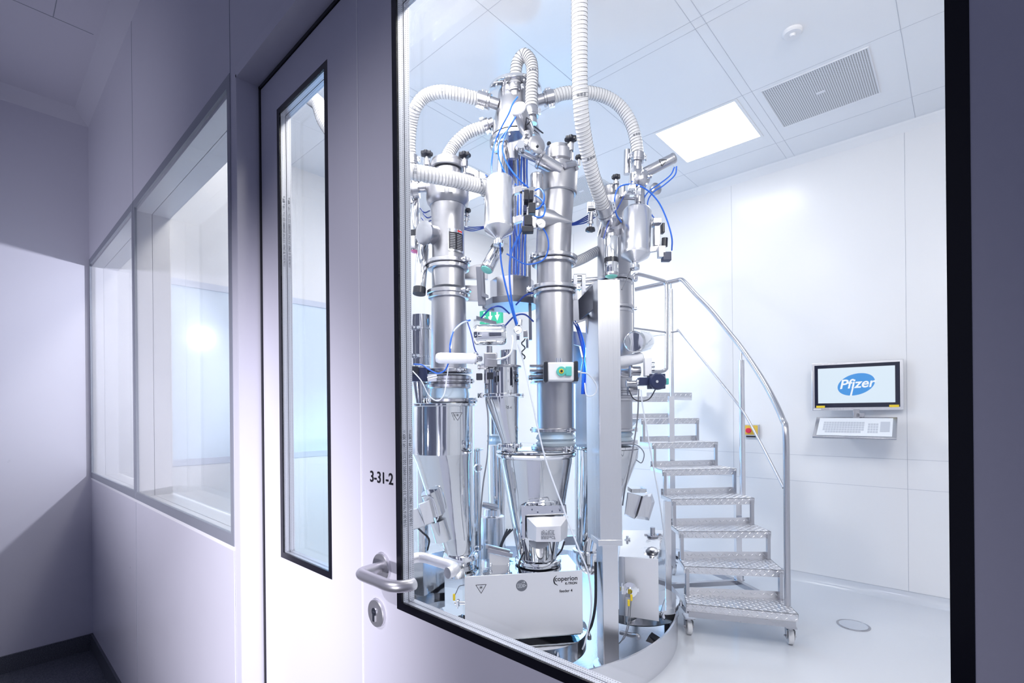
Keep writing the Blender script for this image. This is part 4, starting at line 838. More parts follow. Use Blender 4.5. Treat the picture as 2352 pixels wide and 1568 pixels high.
tower(T, 1140, 1015, 3.9, [('bellows', 'silicone', [(18, 1020), (22, 1012), (18, 1006), (22, 1000), (19, 996)]), ('tube_wall', 'steel_polish', [(16, 996), (16, 900)]), ('lower_tube', 'steel_polish', [(17, 1380), (22, 1022)])])
# top distributor
DT = 3.15
T = mk('suction_distributor', 1184, 335, DT, 'conical steel suction head near the ceiling where all hoses meet', 'suction head')
tower(T, 1184, 280, DT, [('top_flange', 'steel_polish', [(58, 216), (61, 214), (61, 208), (58, 206), (2, 206)]), ('cone_body', 'steel_satin', [(58, 322), (57, 316), (41, 236), (39, 216)]), ('bottom_flange', 'steel_satin', [(30, 336), (60, 334), (60, 326), (57, 324)])])
for i in range(10):
    a = math.radians(36*i+10); c0 = P(1184, 330, DT); r_ = R(53, DT); q = Vector((c0.x+r_*math.cos(a), c0.y+r_*math.sin(a), P(1184, 340, DT).z)); MB().cyl(q, q+UZ*.014, .008, n=6).build('flange_bolt', 'chrome', T)
    q = q+UZ*(P(1184, 216, DT).z-P(1184, 340, DT).z-.01)
    if i % 2: MB().cyl(q, q+UZ*.012, .008, n=6).build('flange_bolt', 'chrome', T)
MB().cyl(P(1184, 216, DT-.02), P(1184, 196, DT-.1), R(13, DT)).build('top_port', 'steel_satin', T)
coupling('coupling at the left side of the ceiling suction head', (1146, 241, 3.1), (1096, 225, 3.1))
coupling('coupling at the right side of the ceiling suction head', (1234, 232, 3.1), (1272, 222, 3.1))
coupling('lower left coupling of the ceiling suction head', (1132, 280, 3.15), (1108, 292, 3.15), .034)
coupling('coupling at the mouth of the looped top hose', (1183, 222, 3.06), (1182, 192, 3.05), .034)
coupling('coupling below the looped hose in front of the suction head', (1222, 285, 2.95), (1220, 247, 2.95), .034)
coupling('coupling on the valve of the right rear column', (1462, 386, 3.2), (1465, 352, 3.2), .036)
coupling('coupling of the thick ceiling hose on the rear column', (1396, 512, 3.05), (1385, 470, 2.95), .042)
coupling('coupling at far left beside the glass edge', (947, 395, 3.2), (945, 358, 3.2), .036)
coupling('coupling behind the hanging centre air tank', (1133, 436, 2.95), (1112, 430, 2.9), .044)
# hoses
HR = .0345
hose('ribbed hose arching from the left side of the suction head', [(1100, 228, 3.1), (1080, 223, 3.08), (1055, 217, 3.06), (1012, 211, 3.05), (977, 221, 3.08), (955, 247, 3.1), (945, 284, 3.15), (941, 325, 3.18), (942, 362, 3.2)], HR, prints=(.3, .6))
hose('short ribbed hose sloping down left to the column lid', [(1110, 292, 3.15), (1077, 304, 3.15), (1055, 321, 3.15), (1038, 341, 3.15), (1024, 366, 3.12), (1021, 380, 3.1)], HR, prints=(.6,))
hose('ribbed hose looping highest, up under the ceiling', [(1182, 196, 3.05), (1184, 172, 3.03), (1189, 143, 3.02), (1204, 126, 3.0), (1219, 141, 2.98), (1223, 170, 2.96), (1221, 205, 2.95), (1220, 250, 2.95)], HR-.002, prints=(.62,))
hose('ribbed hose arching right from the suction head to rear column', [(1270, 222, 3.1), (1298, 214, 3.1), (1345, 212, 3.12), (1390, 222, 3.15), (1425, 245, 3.17), (1448, 280, 3.18), (1460, 320, 3.19), (1465, 356, 3.2)], HR, prints=(.85,))
hose('thick ribbed hose hanging straight down from the ceiling', [(1331, -12, 2.45), (1331, 100, 2.5), (1332, 200, 2.56), (1336, 270, 2.62), (1345, 330, 2.7), (1361, 400, 2.8), (1376, 445, 2.88), (1386, 475, 2.95)], .0365, prints=(.42, .70))
hose('ribbed hose crossing level in front of the left column', [(716, 226, 2.9), (733, 242, 2.85), (750, 285, 2.8), (800, 345, 2.7), (870, 380, 2.65), (944, 394, 2.66), (1000, 404, 2.7), (1060, 416, 2.78), (1116, 431, 2.9)], .038, prints=(.68, .95))
hose('short ribbed hose behind the front column at mid height', [(1296, 608, 3.2), (1322, 601, 3.3), (1345, 591, 3.36), (1365, 580, 3.4), (1386, 571, 3.42), (1400, 566, 3.42)], .03)
# air tanks
def tank(label, a, b, hw, d, cone, group='small steel air tanks', extra=None):
    A = P(*a); B = P(*b); L = B-A; n = L.length; r = R(hw, d); t = E('air_tank', A, label, 'air tank', group)
    pr = [(r*.25, 0), (r*.55, 0), (r*.9, .006), (r, .022), (r, n)] if cone else [(r*.2, 0), (r*.8, .003), (r*.96, .014), (r, .03), (r, n-.03), (r*.96, n-.014), (r*.8, n-.003), (r*.2, n)]
    MB().lathe(A, pr, axis=L, n=48, cap=(1, 0 if cone else 1)).build('tank_shell', 'steel_brushed' if cone else 'steel_polish', t)
    if cone:
        MB().lathe(B, [(r, 0), (r*.96, .012), (r*.28, cone*.85), (r*.24, cone)], axis=L, n=48).build('tank_cone', 'steel_brushed', t)
        MB().lathe(B+L.normalized()*cone, [(r*.22, 0), (r*.24, .012), (r*.34, .014), (r*.34, .034), (r*.15, .036)], axis=L, n=24).build('drain_fitting', 'chrome', t)
    return t
ta = tank('bullet shaped air tank hanging at centre left of the front column', (1149, 413, 2.82), (1146, 524, 2.76), 34, 2.8, .062)
tb = tank('bullet shaped air tank hanging on the right rear column', (1463, 481, 3.1), (1459, 583, 3.06), 33, 3.1, .058)
MB().tube([P(1149, 413, 2.82), P(1150, 395, 2.84), P(1152, 365, 2.88), P(1154, 340, 2.92)], .020, 16).build('outlet_pipe', 'steel_satin', ta)
for y in (436, 504): plate([(1172, y-3), (1198, y-12), (1200, y+2), (1174, y+11)], 2.8, 'steel_satin', 'mounting_strap', .03, ta)
MB().cyl(P(1466, 481, 3.1), P(1467, 465, 3.1), .016).cyl(P(1467, 466, 3.1), P(1467, 452, 3.1), .024).tube([P(1467, 455, 3.1), P(1466, 440, 3.1), P(1469, 425, 3.12)], .022, 16).build('outlet_pipe', 'steel_satin', tb)
for y in (512, 570): plate([(1490, y-3), (1515, y-7), (1515, y+4), (1491, y+8)], 3.1, 'steel_satin', 'mounting_strap', .03, tb)
i0 = P(1466, 505, 2.98)
for k in range(5): MB().bar(P(1474, 494+k*5, 3.012), P(1480+2*(k % 2), 494+k*5, 3.02), .0012).build('tank_print', 'print_grey', tb)
tank('mirror polished air tank lying level at the middle of the machine', (1088, 769, 2.8), (1164, 768, 2.8), 24, 2.8, 0)
tank('mirror polished air tank seen end-on beside the stair gate', (1456, 785, 3.0), (1481, 783, 3.25), 26, 3.0, 0)
# filter sleeves
def sleeve(label, a, b, r):
    A = P(*a); B = P(*b); L = B-A; n = L.length; t = E('filter_sleeve', A, label, 'filter sleeve', 'white filter sleeves')
    MB().lathe(A, [(r*.3, 0), (r*.75, .004), (r*.95, .014), (r, .03), (r*1.0, n*.6), (r*.96, n*.8), (r*1.05, n*.95), (r*.8, n)], axis=L, n=28).build('cloth', 'white_cloth', t)
    MB().lathe(B, [(r*.7, -.004), (r*1.15, 0), (r*1.15, .008), (r*.6, .012), (r*.5, .04)], axis=L, n=28).build('clamp', 'chrome', t); return t
sleeve('white cloth filter sleeve lying across the left column', (1001, 822, 2.72), (1090, 823, 2.82), R(12.5, 2.76))
sleeve('white cloth filter sleeve ending beside the square post', (1479, 820, 3.05), (1418, 832, 3.1), R(13, 3.05))
# pneumatic cylinders
actuator('pneumatic_cylinder', 'steel cylinder with white lit cap pointing at viewer under the ceiling', (1212, 302, 2.95), (1190, 247, 2.8), R(17, 2.85), warn=.55, end='white_paint', group='pneumatic cylinders', body='steel_satin')  # white cap paints the light falling on the cylinder end
actuator('pneumatic_cylinder', 'steel cylinder with warning triangle slanting up toward the ceiling lamp', (1480, 398, 3.15), (1549, 362, 3.12), R(12, 3.1), warn=.6, group='pneumatic cylinders', body='steel_satin')
actuator('pneumatic_cylinder', 'steel cylinder with black band and green dome above the post', (1404, 545, 3.0), (1404, 632, 3.0), R(16, 3.0), band=.55, tip='teal_pale', group='pneumatic cylinders')
actuator('pneumatic_cylinder', 'tilted cylinder with green dome hanging below the centre air tank', (1143, 568, 2.95), (1118, 618, 2.9), R(15, 2.9), band=.02, tip='teal_pale', group='pneumatic cylinders')
actuator('pneumatic_cylinder', 'cylinder with black band and pink dome at the left glass edge', (952, 465, 3.1), (952, 574, 3.1), R(11, 3.1), band=.6, tip='pink_plastic', group='pneumatic cylinders')
actuator('pneumatic_cylinder', 'dark mirrored cylinder low at the left glass edge', (972, 562, 3.1), (963, 672, 3.05), R(14, 3.1), band=.9, group='pneumatic cylinders')
actuator('pneumatic_cylinder', 'small upright steel cylinder against the front column head', (1233, 470, 2.95), (1233, 402, 2.95), R(15, 2.95), group='pneumatic cylinders', body='steel_satin')
# butterfly valves / fittings under the heads
def fitting(label, pcs, name='pipe_fitting', cat='pipe fitting', group='pipe fittings', m='steel_satin'):
    t = E(name, P(*pcs[0][0]), label, cat, group)
    for i, (a, b, r) in enumerate(pcs):
        A, B = P(*a), P(*b); q = MB().cyl(A, B, r, n=24)
        if i % 2: q.lathe(A, [(r*1.0, -.006), (r*1.35, -.004), (r*1.35, .006), (r*1.0, .008)], axis=B-A, n=24)
        q.build('pipe' if i % 2 == 0 else 'clamped_pipe', m, t)
    return t
t = fitting('valve cluster with round sight glass below the suction head', [((1160, 345, 3.0), (1205, 330, 2.95), .03), ((1205, 330, 2.9), (1238, 345, 2.88), .038), ((1178, 330, 2.9), (1178, 365, 2.92), .030), ((1155, 330, 2.95), (1158, 410, 2.9), .024), ((1210, 305, 2.9), (1216, 330, 2.9), .028), ((1138, 325, 2.95), (1140, 348, 2.95), .012)])
MB().lathe(P(1228, 338, 2.83), [(R(18, 2.85), 0), (R(20, 2.85), .01), (R(20, 2.85), .03), (R(16, 2.85), .036)], axis=-FW+RT0*.4).build('sight_glass_rim', 'steel_satin', t)
MB().lathe(P(1196, 338, 2.84), [(R(10, 2.85), 0), (R(13, 2.85), .01), (R(9, 2.85), .03)], axis=-FW).build('clamp_head', 'chrome', t)
MB().sphere(P(1234, 336, 2.72), .008).bar(P(1228, 290, 2.9), P(1246, 305, 2.85), .014, .006).build('toggle', 'black_plastic', t)
t = fitting('round valve with clamps under the right rear coupling', [((1462, 385, 3.2), (1462, 400, 3.2), .034), ((1452, 408, 3.15), (1480, 410, 3.15), .05), ((1458, 400, 3.1), (1458, 430, 3.1), .03), ((1470, 430, 3.12), (1471, 468, 3.1), .026), ((1430, 452, 3.15), (1470, 455, 3.12), .014), ((1430, 452, 3.15), (1430, 425, 3.15), .015), ((1440, 400, 3.25), (1441, 345, 3.25), .020), ((1480, 400, 3.15), (1497, 405, 3.15), .014)])
MB().lathe(P(1470, 413, 3.05), [(R(16, 3.1), 0), (R(19, 3.1), .012), (R(19, 3.1), .03), (R(15, 3.1), .04), (R(6, 3.1), .05)], axis=-FW+RT0*.2).build('valve_disc', 'steel_satin', t)
for i in range(6): a = math.radians(60*i+15); q = P(1470, 413, 2.98)+RT0*math.cos(a)*.045+UZ*math.sin(a)*.045; MB().cyl(q, q-FW*.02, .006, n=6).build('valve_bolt', 'chrome', t)
MB().lathe(P(1501, 438, 3.2), [(R(10, 3.1), 0), (R(14, 3.1), .012), (R(14, 3.1), .03), (R(10, 3.1), .036)], axis=-FW+RT0*.3).build('round_cap', 'steel_satin', t)
MB().obox(P(1452, 430, 3.0), RT0*.02, UZ*.014, FW*.012).obox(P(1446, 445, 3.05), RT0*.03, UZ*.012, FW*.02).obox(P(1465, 440, 3.0), RT0*.018, UZ*.02, FW*.012).build('clamp_block', 'chrome', t, bevel=.004)
t = fitting('clamped pipe cluster at the left edge of the glass', [((950, 410, 3.2), (985, 432, 3.15), .02), ((946, 438, 3.05), (962, 436, 3.05), .045), ((950, 450, 3.1), (950, 470, 3.1), .03), ((948, 400, 3.15), (948, 425, 3.15), .028)])
t = fitting('clamped flange cluster right of the square post', [((1424, 855, 3.2), (1445, 855, 3.2), .03), ((1440, 880, 3.1), (1478, 880, 3.1), .016), ((1442, 896, 3.15), (1462, 896, 3.15), .03), ((1448, 852, 3.1), (1470, 852, 3.1), .028)])
t = fitting('pipe joint below the level air tank', [((1124, 795, 2.8), (1124, 812, 2.8), .016), ((1115, 835, 2.8), (1134, 835, 2.8), .03), ((1118, 812, 2.8), (1118, 880, 2.8), .014), ((1100, 843, 2.85), (1118, 843, 2.85), .012)])
MB().obox(P(1127, 826, 2.75), RT0*.034, UZ*.036, FW*.015).build('valve_block', 'steel_blast', t, bevel=.005)
MB().obox(P(1126, 863, 2.78), RT0*.016, UZ*.018, FW*.012).obox(P(1101, 865, 2.8), RT0*.016, UZ*.018, FW*.012).build('plug', 'black_plastic', t, bevel=.003)
# control modules
def module(label, blocks, name='valve_module', cat='control module', group='control modules'):
    t = E(name, P(*blocks[0][1][:3]), label, cat, group)
    for nm, (px, y, d, hx, hy, hd), m in blocks: MB().obox(P(px, y, d), RT0*R(hx, d), UZ*R(hy, d), FW*hd).build(nm, m, t, bevel=.003)
    return t
t = module('framed black valve terminal with two square covers right of centre tank', [('back_frame', (1214, 463, 2.86, 16, 34, .004), 'steel_polish'), ('valve_cover', (1209, 449, 2.82, 5.5, 12, .015), 'black_plastic'), ('valve_cover', (1220, 450, 2.82, 5, 11, .015), 'black_plastic'), ('regulator', (1222, 480, 2.82, 8, 12, .02), 'black_plastic'), ('terminal_block', (1206, 480, 2.83, 4, 8, .01), 'navy_plastic')])
for x, y in ((1204, 438), (1214, 438), (1225, 440), (1204, 459), (1214, 459), (1224, 460)): MB().cyl(P(x, y, 2.80), P(x, y, 2.79), .003, n=8).build('cover_screw', 'chrome', t)
t = module('air pressure regulator with round dial gauge under the black terminal', [('regulator_body', (1213, 508, 2.8, 9, 12, .02), 'black_plastic'), ('side_plate', (1227, 512, 2.8, 5, 13, .008), 'steel_plate'), ('filter_bowl', (1212, 528, 2.8, 13, 7, .02), 'black_plastic')], 'air_regulator', 'air regulator', 'air regulators')
gc = P(1243, 513, 2.76)
def gauge(t, gc, r, ax):
    MB().lathe(gc, [(r*.9, -.022), (r, -.018), (r, 0), (r*.9, .002)], axis=ax, n=32).build('gauge_case', 'black_plastic' if r > .026 else 'chrome', t)
    MB().lathe(gc, [(r*.86, .001), (r*.86, .0035)], axis=ax, n=32).build('gauge_face', 'gauge_face', t)
    u, v, d_ = frame(ax); MB().bar(gc+d_*.004-u*r*.1, gc+d_*.004+u*r*.55+v*r*.4, .0014, .001, up=ax).build('gauge_needle', 'print_black', t)
gauge(t, gc, R(12, 2.76)*.95, (-FW+RT0*.35).normalized())
t = module('small round pressure gauge with coiled hose beside the level tank', [('gauge_block', (1190, 775, 2.78, 4, 7, .01), 'chrome'), ('gauge_block', (1207, 767, 2.78, 5, 8, .01), 'steel_satin'), ('gauge_block', (1211, 788, 2.78, 3, 12, .008), 'chrome')], 'pressure_gauge', 'pressure gauge')
gauge(t, P(1190, 758, 2.74), R(10.5, 2.74)*.95, (-FW+RT0*.1).normalized())
MB().tube([P(1202+4*math.cos(i*1.3), 778+i*4.3, 2.76+.02*math.sin(i*1.3)) for i in range(12)], .0035, 8).build('coiled_tube', 'black_plastic', t)
MB().cyl(P(1195, 735, 2.8), P(1194, 748, 2.79), .012).build('gauge_pipe', 'chrome', t)
t = module('steel regulator with black knob on bracket right of the rear tank', [('bracket_plate', (1508, 538, 3.12, 7, 28, .02), 'steel_satin'), ('bracket_plate', (1507, 510, 3.1, 10, 6, .03), 'steel_satin'), ('regulator_body', (1519, 579, 3.08, 8, 13, .02), 'steel_plate'), ('regulator_body', (1530, 590, 3.08, 10, 10, .02), 'navy_plastic'), ('valve_cover', (1522, 525, 3.1, 3, 11, .02), 'black_plastic')], 'air_regulator', 'air regulator', 'air regulators')
MB().cyl(P(1526, 566, 3.08), P(1527, 547, 3.08), R(7, 3.08), n=24).build('regulator_knob', 'black_plastic', t)
t = module('black round solenoid actuator with green cap near the stairs', [('gear_box', (1478, 876, 3.0, 12, 9, .025), 'navy_plastic'), ('cable_entry', (1528, 876, 3.0, 6, 7, .02), 'teal_plastic'), ('actuator_body', (1507, 876, 3.0, 18, 17, .03), 'navy_plastic'), ('valve_block', (1487, 843, 3.0, 8, 21, .02), 'steel_plate')], 'valve_actuator', 'valve actuator', 'valve actuators')
MB().lathe(P(1509, 876, 2.96), [(R(19, 3), 0), (R(19, 3), .02), (R(16, 3), .03)], axis=-FW, n=40).build('round_cover', 'navy_plastic', t)
MB().lathe(P(1509, 876, 2.925), [(R(3, 3), 0), (R(3, 3), .004)], axis=-FW, n=16).build('centre_screw', 'chrome', t)
MB().cyl(P(1488, 831, 3), P(1503, 831, 3), .008).cyl(P(1488, 841, 3), P(1503, 841, 3), .009).cyl(P(1488, 849, 3), P(1503, 849, 3), .008).cyl(P(1462, 877, 3), P(1470, 877, 3), .016).build('air_fitting', 'chrome', t)
t = module('dark blue actuator block at the left glass edge, mid height', [('actuator_body', (964, 860, 3.0, 19, 16, .03), 'navy_plastic'), ('end_cover', (953, 850, 2.96, 9, 9, .02), 'black_plastic')], 'valve_actuator', 'valve actuator', 'valve actuators')
MB().obox(P(994, 868, 2.95), RT0*.025, UZ*.02, FW*.02).cyl(P(982, 868, 2.93), P(1004, 863, 2.93), .009).build('air_fitting', 'chrome', t)
# vibration boxes on hopper 2 and hopper 3 and hopper 1
t = E('sensor_box', P(1250, 1240, 2.9), 'white faceted motor box clamped on the front hopper', 'motor box', 'faceted motor boxes')
def facet(t, O, I, do, di, zb, m, nm='cover'):
    A = [P(x, y, do) for x, y in O]; B = [P(x, y, di) for x, y in I]; C = [P(x, y, do+zb) for x, y in O]; n = len(A)
    MB().add(C+A+B, [tuple(reversed(range(n)))]+[(i, (i+1) % n, (i+1) % n+n, i+n) for i in range(n)]+[(n+i, n+(i+1) % n, 2*n+(i+1) % n, 2*n+i) for i in range(n)]+[tuple(range(2*n, 3*n))]).build(nm, m, t, flat=True)
facet(t, [(1210, 1188), (1305, 1185), (1303, 1232), (1287, 1244), (1231, 1244), (1211, 1234)], [(1232, 1210), (1288, 1208), (1288, 1243), (1286, 1244), (1232, 1244), (1231, 1243)], 2.86, 2.78, .10, 'steel_plate')
facet(t, [(1195, 1160), (1300, 1158), (1302, 1182), (1208, 1186), (1208, 1240), (1196, 1238)], [(1197, 1162), (1298, 1160), (1300, 1180), (1206, 1184), (1206, 1238), (1198, 1236)], 2.93, 2.90, .03, 'steel_polish', 'mounting_plate')
cb2 = text('rating_text', '■ ■■■■■         ■■', .001, P(1258, 1226, 2.77), RT0, UZ, 'print_black', t)
bpy.data.objects.remove(cb2)
tx = MB()
for r_ in range(7):
    x = 1243
    while x < 1273:
        L_ = random.choice((2, 3, 5)); 
        if random.random() < .82: tx.obox(P(x+L_/2, 1218+r_*3.0+(r_ > 3)*1.0, 2.775), RT0*R(L_/2, 2.77), UZ*.0015, FW*.0006)
        x += L_+1
tx.build('rating_text', 'print_grey', t)
MB().cyl(P(1243, 1168, 2.97), P(1243, 1095, 3.06), R(29, 3)).build('clamp_tube', 'steel_polish', t)
MB().cyl(P(1238, 1244, 2.95), P(1238, 1275, 3.0), R(23, 3)).build('clamp_tube', 'steel_polish', t)
MB().tube([P(1205, 1162, 2.9), P(1212, 1155, 2.88), P(1240, 1154, 2.87), P(1270, 1152, 2.88), P(1275, 1160, 2.9)], .004, 8).build('wire_bail', 'chrome', t)
for x, y in ((1222, 1170), (1235, 1176), (1268, 1174), (1286, 1172), (1198, 1200), (1198, 1232)): MB().cyl(P(x, y, 2.9), P(x, y, 2.88), .005, n=8).build('screw', 'chrome', t)
t = E('sensor_box', P(1468, 1180, 3.1), 'tilted faceted steel motor box right of the square post', 'motor box', 'faceted motor boxes')
facet(t, [(1441, 1130), (1474, 1138), (1458, 1192), (1434, 1182)], [(1443, 1132), (1473, 1140), (1457, 1190), (1436, 1180)], 3.12, 3.10, .16, 'steel_brushed', 'back_case')
facet(t, [(1474, 1138), (1497, 1132), (1504, 1152), (1491, 1195), (1459, 1190), (1470, 1150)], [(1478, 1142), (1494, 1140), (1497, 1154), (1488, 1188), (1464, 1184), (1474, 1154)], 3.12, 3.06, .15, 'steel_brushed')
MB().obox(P(1463, 1124, 3.2), RT0*.045, UZ*.012, FW*.05).build('top_plate', 'steel_polish', t)
t = E('sensor_box', P(975, 1200, 2.95), 'tilted steel motor box clamped on the large left hopper', 'motor box', 'faceted motor boxes')
facet(t, [(940, 1170), (959, 1166), (978, 1208), (945, 1218)], [(941, 1172), (958, 1168), (976, 1206), (946, 1216)], 2.92, 2.90, .12, 'steel_plate', 'back_case')
facet(t, [(961, 1157), (986, 1147), (998, 1198), (976, 1208)], [(963, 1159), (985, 1150), (996, 1197), (977, 1205)], 2.90, 2.87, .13, 'steel_plate')
MB().cyl(P(986, 1128, 2.95), P(1004, 1180, 2.98), R(19, 3)).build('clamp_tube', 'steel_polish', t)
MB().cyl(P(1006, 1192, 3.0), P(1020, 1238, 3.02), R(21, 3)).build('clamp_tube', 'steel_polish', t)
MB().tube([P(968, 1140, 2.9), P(988, 1139, 2.88), P(997, 1150, 2.87), P(1006, 1185, 2.87), P(1004, 1194, 2.88)], .004, 8).build('wire_bail', 'chrome', t)
# base details in the tray
t = E('drain_pipe', P(1460, 1455, 3.1), 'bent steel drain pipe lying in the base tray right of the post', 'drain pipe')
MB().tube([P(1425, 1452, 3.2), P(1450, 1458, 3.15), P(1463, 1459, 3.12), P(1468, 1466, 3.1)], .014, 14).build('pipe', 'steel_satin', t)
t = E('tray_latch', atZ(1495, 1480, .05), 'black wedge latch on the rim of the base tray', 'latch')
MB().prism([atZ(1483, 1472, .06), atZ(1490, 1460, .10), atZ(1512, 1474, .08), atZ(1510, 1482, .04)], (0, .04, .01)).build('wedge', 'black_plastic', t)
MB().cyl(atZ(1512, 1474, .07), atZ(1522, 1468, .07), .012).build('pin', 'chrome', t)
t = E('level_foot', atZ(1540, 1415, .05), 'round steel levelling foot at the right edge of the base tray', 'levelling foot')
MB().lathe(atZ(1540, 1418, .05), [(.045, -.02), (.045, .03), (.036, .034), (.01, .036)], n=32).build('cup', 'steel_brushed', t)
MB().lathe(atZ(1530, 1390, .11), [(.012, -.03), (.016, 0), (.002, .03)], n=20).lathe(atZ(1540, 1388, .11), [(.012, -.03), (.016, 0), (.002, .03)], n=20).build('knob', 'chrome', t)
# cables and tubes
def cable(label, pts, r, m, cat='air tube', group=None, name='air_tube'):
    o = MB().tube([P(*p) for p in pts], r, 7, sub=8).build(name, m, origin=P(*pts[0])); tag(o, label, cat, group); return o
BT = 'blue_tube'
cable('blue air tube curving left from the lit cylinder cap', [(1189, 222, 2.78), (1178, 238, 2.78), (1168, 262, 2.8), (1152, 292, 2.85), (1139, 322, 2.9), (1133, 345, 2.9), (1129, 380, 2.9), (1131, 408, 2.88)], .0042, BT)
cable('blue air tube falling from the lit cylinder to the framed terminal', [(1183, 268, 2.78), (1172, 290, 2.8), (1150, 318, 2.82), (1144, 345, 2.82), (1150, 375, 2.82), (1168, 410, 2.82), (1186, 425, 2.82)], .0042, BT)
cable('second blue tube beside it, swinging wider to the terminal', [(1185, 268, 2.78), (1165, 300, 2.8), (1155, 330, 2.8), (1156, 352, 2.8), (1166, 378, 2.8), (1190, 410, 2.8), (1214, 431, 2.82)], .0042, BT)
cable('blue tube looping beside the square valve covers', [(1229, 437, 2.82), (1240, 433, 2.8), (1249, 445, 2.78), (1249, 462, 2.78), (1240, 476, 2.8), (1229, 482, 2.82)], .0045, BT)
cable('blue tube looping lower toward the dial gauge', [(1230, 448, 2.82), (1245, 460, 2.8), (1252, 478, 2.78), (1248, 495, 2.78), (1238, 499, 2.8), (1228, 496, 2.82)], .0045, BT)
cable('long blue tube hanging in a loop in front of the column clamp', [(1246, 522, 2.8), (1256, 540, 2.8), (1260, 565, 2.8), (1252, 592, 2.82), (1232, 604, 2.84), (1205, 606, 2.86), (1180, 592, 2.9), (1164, 583, 2.92)], .004, BT)
cable('blue tube dropping straight below the centre tank', [(1149, 562, 2.78), (1151, 600, 2.78), (1160, 650, 2.78), (1178, 720, 2.8), (1186, 748, 2.82)], .0048, BT)
cable('blue tube from regulator down to the small gauge', [(1203, 518, 2.82), (1190, 545, 2.82), (1176, 575, 2.8), (1170, 620, 2.8), (1175, 690, 2.8), (1188, 745, 2.8)], .0050, BT)
for i, (x0, x1, x2) in enumerate(((1166, 1168, 1172), (1175, 1176, 1180), (1188, 1190, 1186), (1203, 1204, 1200), (1211, 1210, 1206), (1168, 1172, 1190), (1200, 1197, 1193))):
    cable('%s blue tube of the vertical bundle on the central pole' % ('leftmost', 'third from left', 'middle', 'second from right', 'rightmost', 'second from left', 'third from right')[i], [(x0, 335, 3.28), (x1, 400, 3.27), (x1+random.uniform(-2, 2), 480, 3.27), (x2, 560, 3.26), (x2+random.uniform(-3, 3), 640, 3.25)], .0055, 'dark_blue_tube' if i % 2 else BT, group='tube bundle on the central pole')
cable('blue tube arc from round valve over the rear tank to regulator', [(1427, 510, 3.05), (1415, 490, 3.0), (1412, 455, 3.0), (1422, 430, 3.0), (1448, 423, 3.0), (1480, 432, 3.0), (1510, 460, 3.0), (1530, 500, 3.0), (1543, 545, 3.0), (1543, 575, 3.05)], .0045, BT)
cable('blue tube from slanted cylinder tip curving down, outer one', [(1554, 382, 3.1), (1550, 402, 3.1), (1525, 425, 3.1), (1500, 442, 3.1), (1488, 462, 3.1), (1490, 482, 3.1), (1504, 503, 3.1)], .004, BT)
cable('blue tube from slanted cylinder tip curving down, inner one', [(1549, 384, 3.1), (1540, 402, 3.1), (1515, 422, 3.1), (1492, 438, 3.1), (1480, 455, 3.1), (1479, 478, 3.12)], .004, BT)
for i, dy in enumerate((0, 4, 8, 13)): cable('%s tube of the blue bundle reaching from front column to rear tower' % ('upper', 'second', 'third', 'lowest')[i], [(1308, 515+dy*.2, 3.3), (1325, 509+dy*.5, 3.3), (1345, 498+dy, 3.25), (1372, 482+dy, 3.2)], .004, 'dark_blue_tube', group='tube bundle between the towers')
cable('thin blue tube crossing behind the rear tank', [(1386, 548, 3.0), (1400, 505, 3.0), (1420, 475, 3.05), (1438, 440, 3.1)], .0035, 'dark_blue_tube')
cable('blue tube draped over the left column onto the sleeve', [(1080, 735, 2.95), (1060, 742, 2.9), (1042, 760, 2.85), (1034, 790, 2.82), (1034, 812, 2.84)], .0045, BT)
cable('grey tube beside it draped over the left column', [(1078, 736, 2.95), (1058, 744, 2.88), (1038, 768, 2.84), (1036, 800, 2.82)], .004, 'clear_tube')
cable('blue tube hanging from the sleeve to the dark actuator', [(1030, 834, 2.82), (1022, 850, 2.82), (1005, 857, 2.82), (985, 848, 2.85), (970, 838, 2.9), (950, 836, 2.9)], .004, BT)
cable('white tube looping down from the actuator below the column', [(948, 852, 2.85), (968, 875, 2.82), (985, 908, 2.82), (1005, 920, 2.82), (1020, 905, 2.82), (1026, 870, 2.84), (1030, 845, 2.85)], .0032, 'clear_tube')
for i, (x, dx) in enumerate(((1314, 0), (1320, 6), (1308, 3))): cable('%s blue tube curving down between front column and post' % ('outer', 'middle', 'inner')[i], [(x, 735, 3.25), (1325+dx, 755, 3.22), (1337+dx, 800, 3.2), (1345-dx, 850, 3.2), (1342-dx, 905, 3.2)], .0045, BT if i else 'dark_blue_tube')
for i, (x0, y0) in enumerate(((1105, 730), (1160, 748), (1185, 700))): cable('%s dark blue tube near the level tank' % ('left', 'middle', 'right')[i], [(x0, y0, 3.1), (x0+22, y0-22, 3.05), (x0+45, y0-26, 3.05), (x0+65, y0-10, 3.1)], .005, 'dark_blue_tube')
cable('blue tube crossing diagonally down left of the level tank', [(1072, 735, 2.95), (1082, 765, 2.9), (1090, 800, 2.86), (1098, 815, 2.85)], .0035, 'dark_blue_tube')
cable('clear tube rising from the fitting to the small gauge', [(1118, 824, 2.74), (1150, 824, 2.74), (1172, 812, 2.74), (1178, 785, 2.75), (1177, 770, 2.76)], .006, 'clear_tube')
for i, (pts) in enumerate([[(1190, 790, 2.75), (1205, 840, 2.75), (1222, 920, 2.72), (1252, 1050, 2.7), (1295, 1170, 2.66), (1330, 1262, 2.62), (1352, 1320, 2.62), (1358, 1400, 2.65), (1345, 1470, 2.75), (1338, 1490, 2.8)]]):
    cable('long clear tube running diagonally down across the front hopper', pts, .0045, 'clear_tube')
cable('grey cable hanging down between the two front hoppers', [(1116, 918, 2.9), (1121, 960, 2.9), (1120, 1040, 2.9), (1110, 1110, 2.9), (1104, 1180, 2.9), (1102, 1262, 2.95)], .0042, 'grey_cable', 'cable', name='sensor_cable')
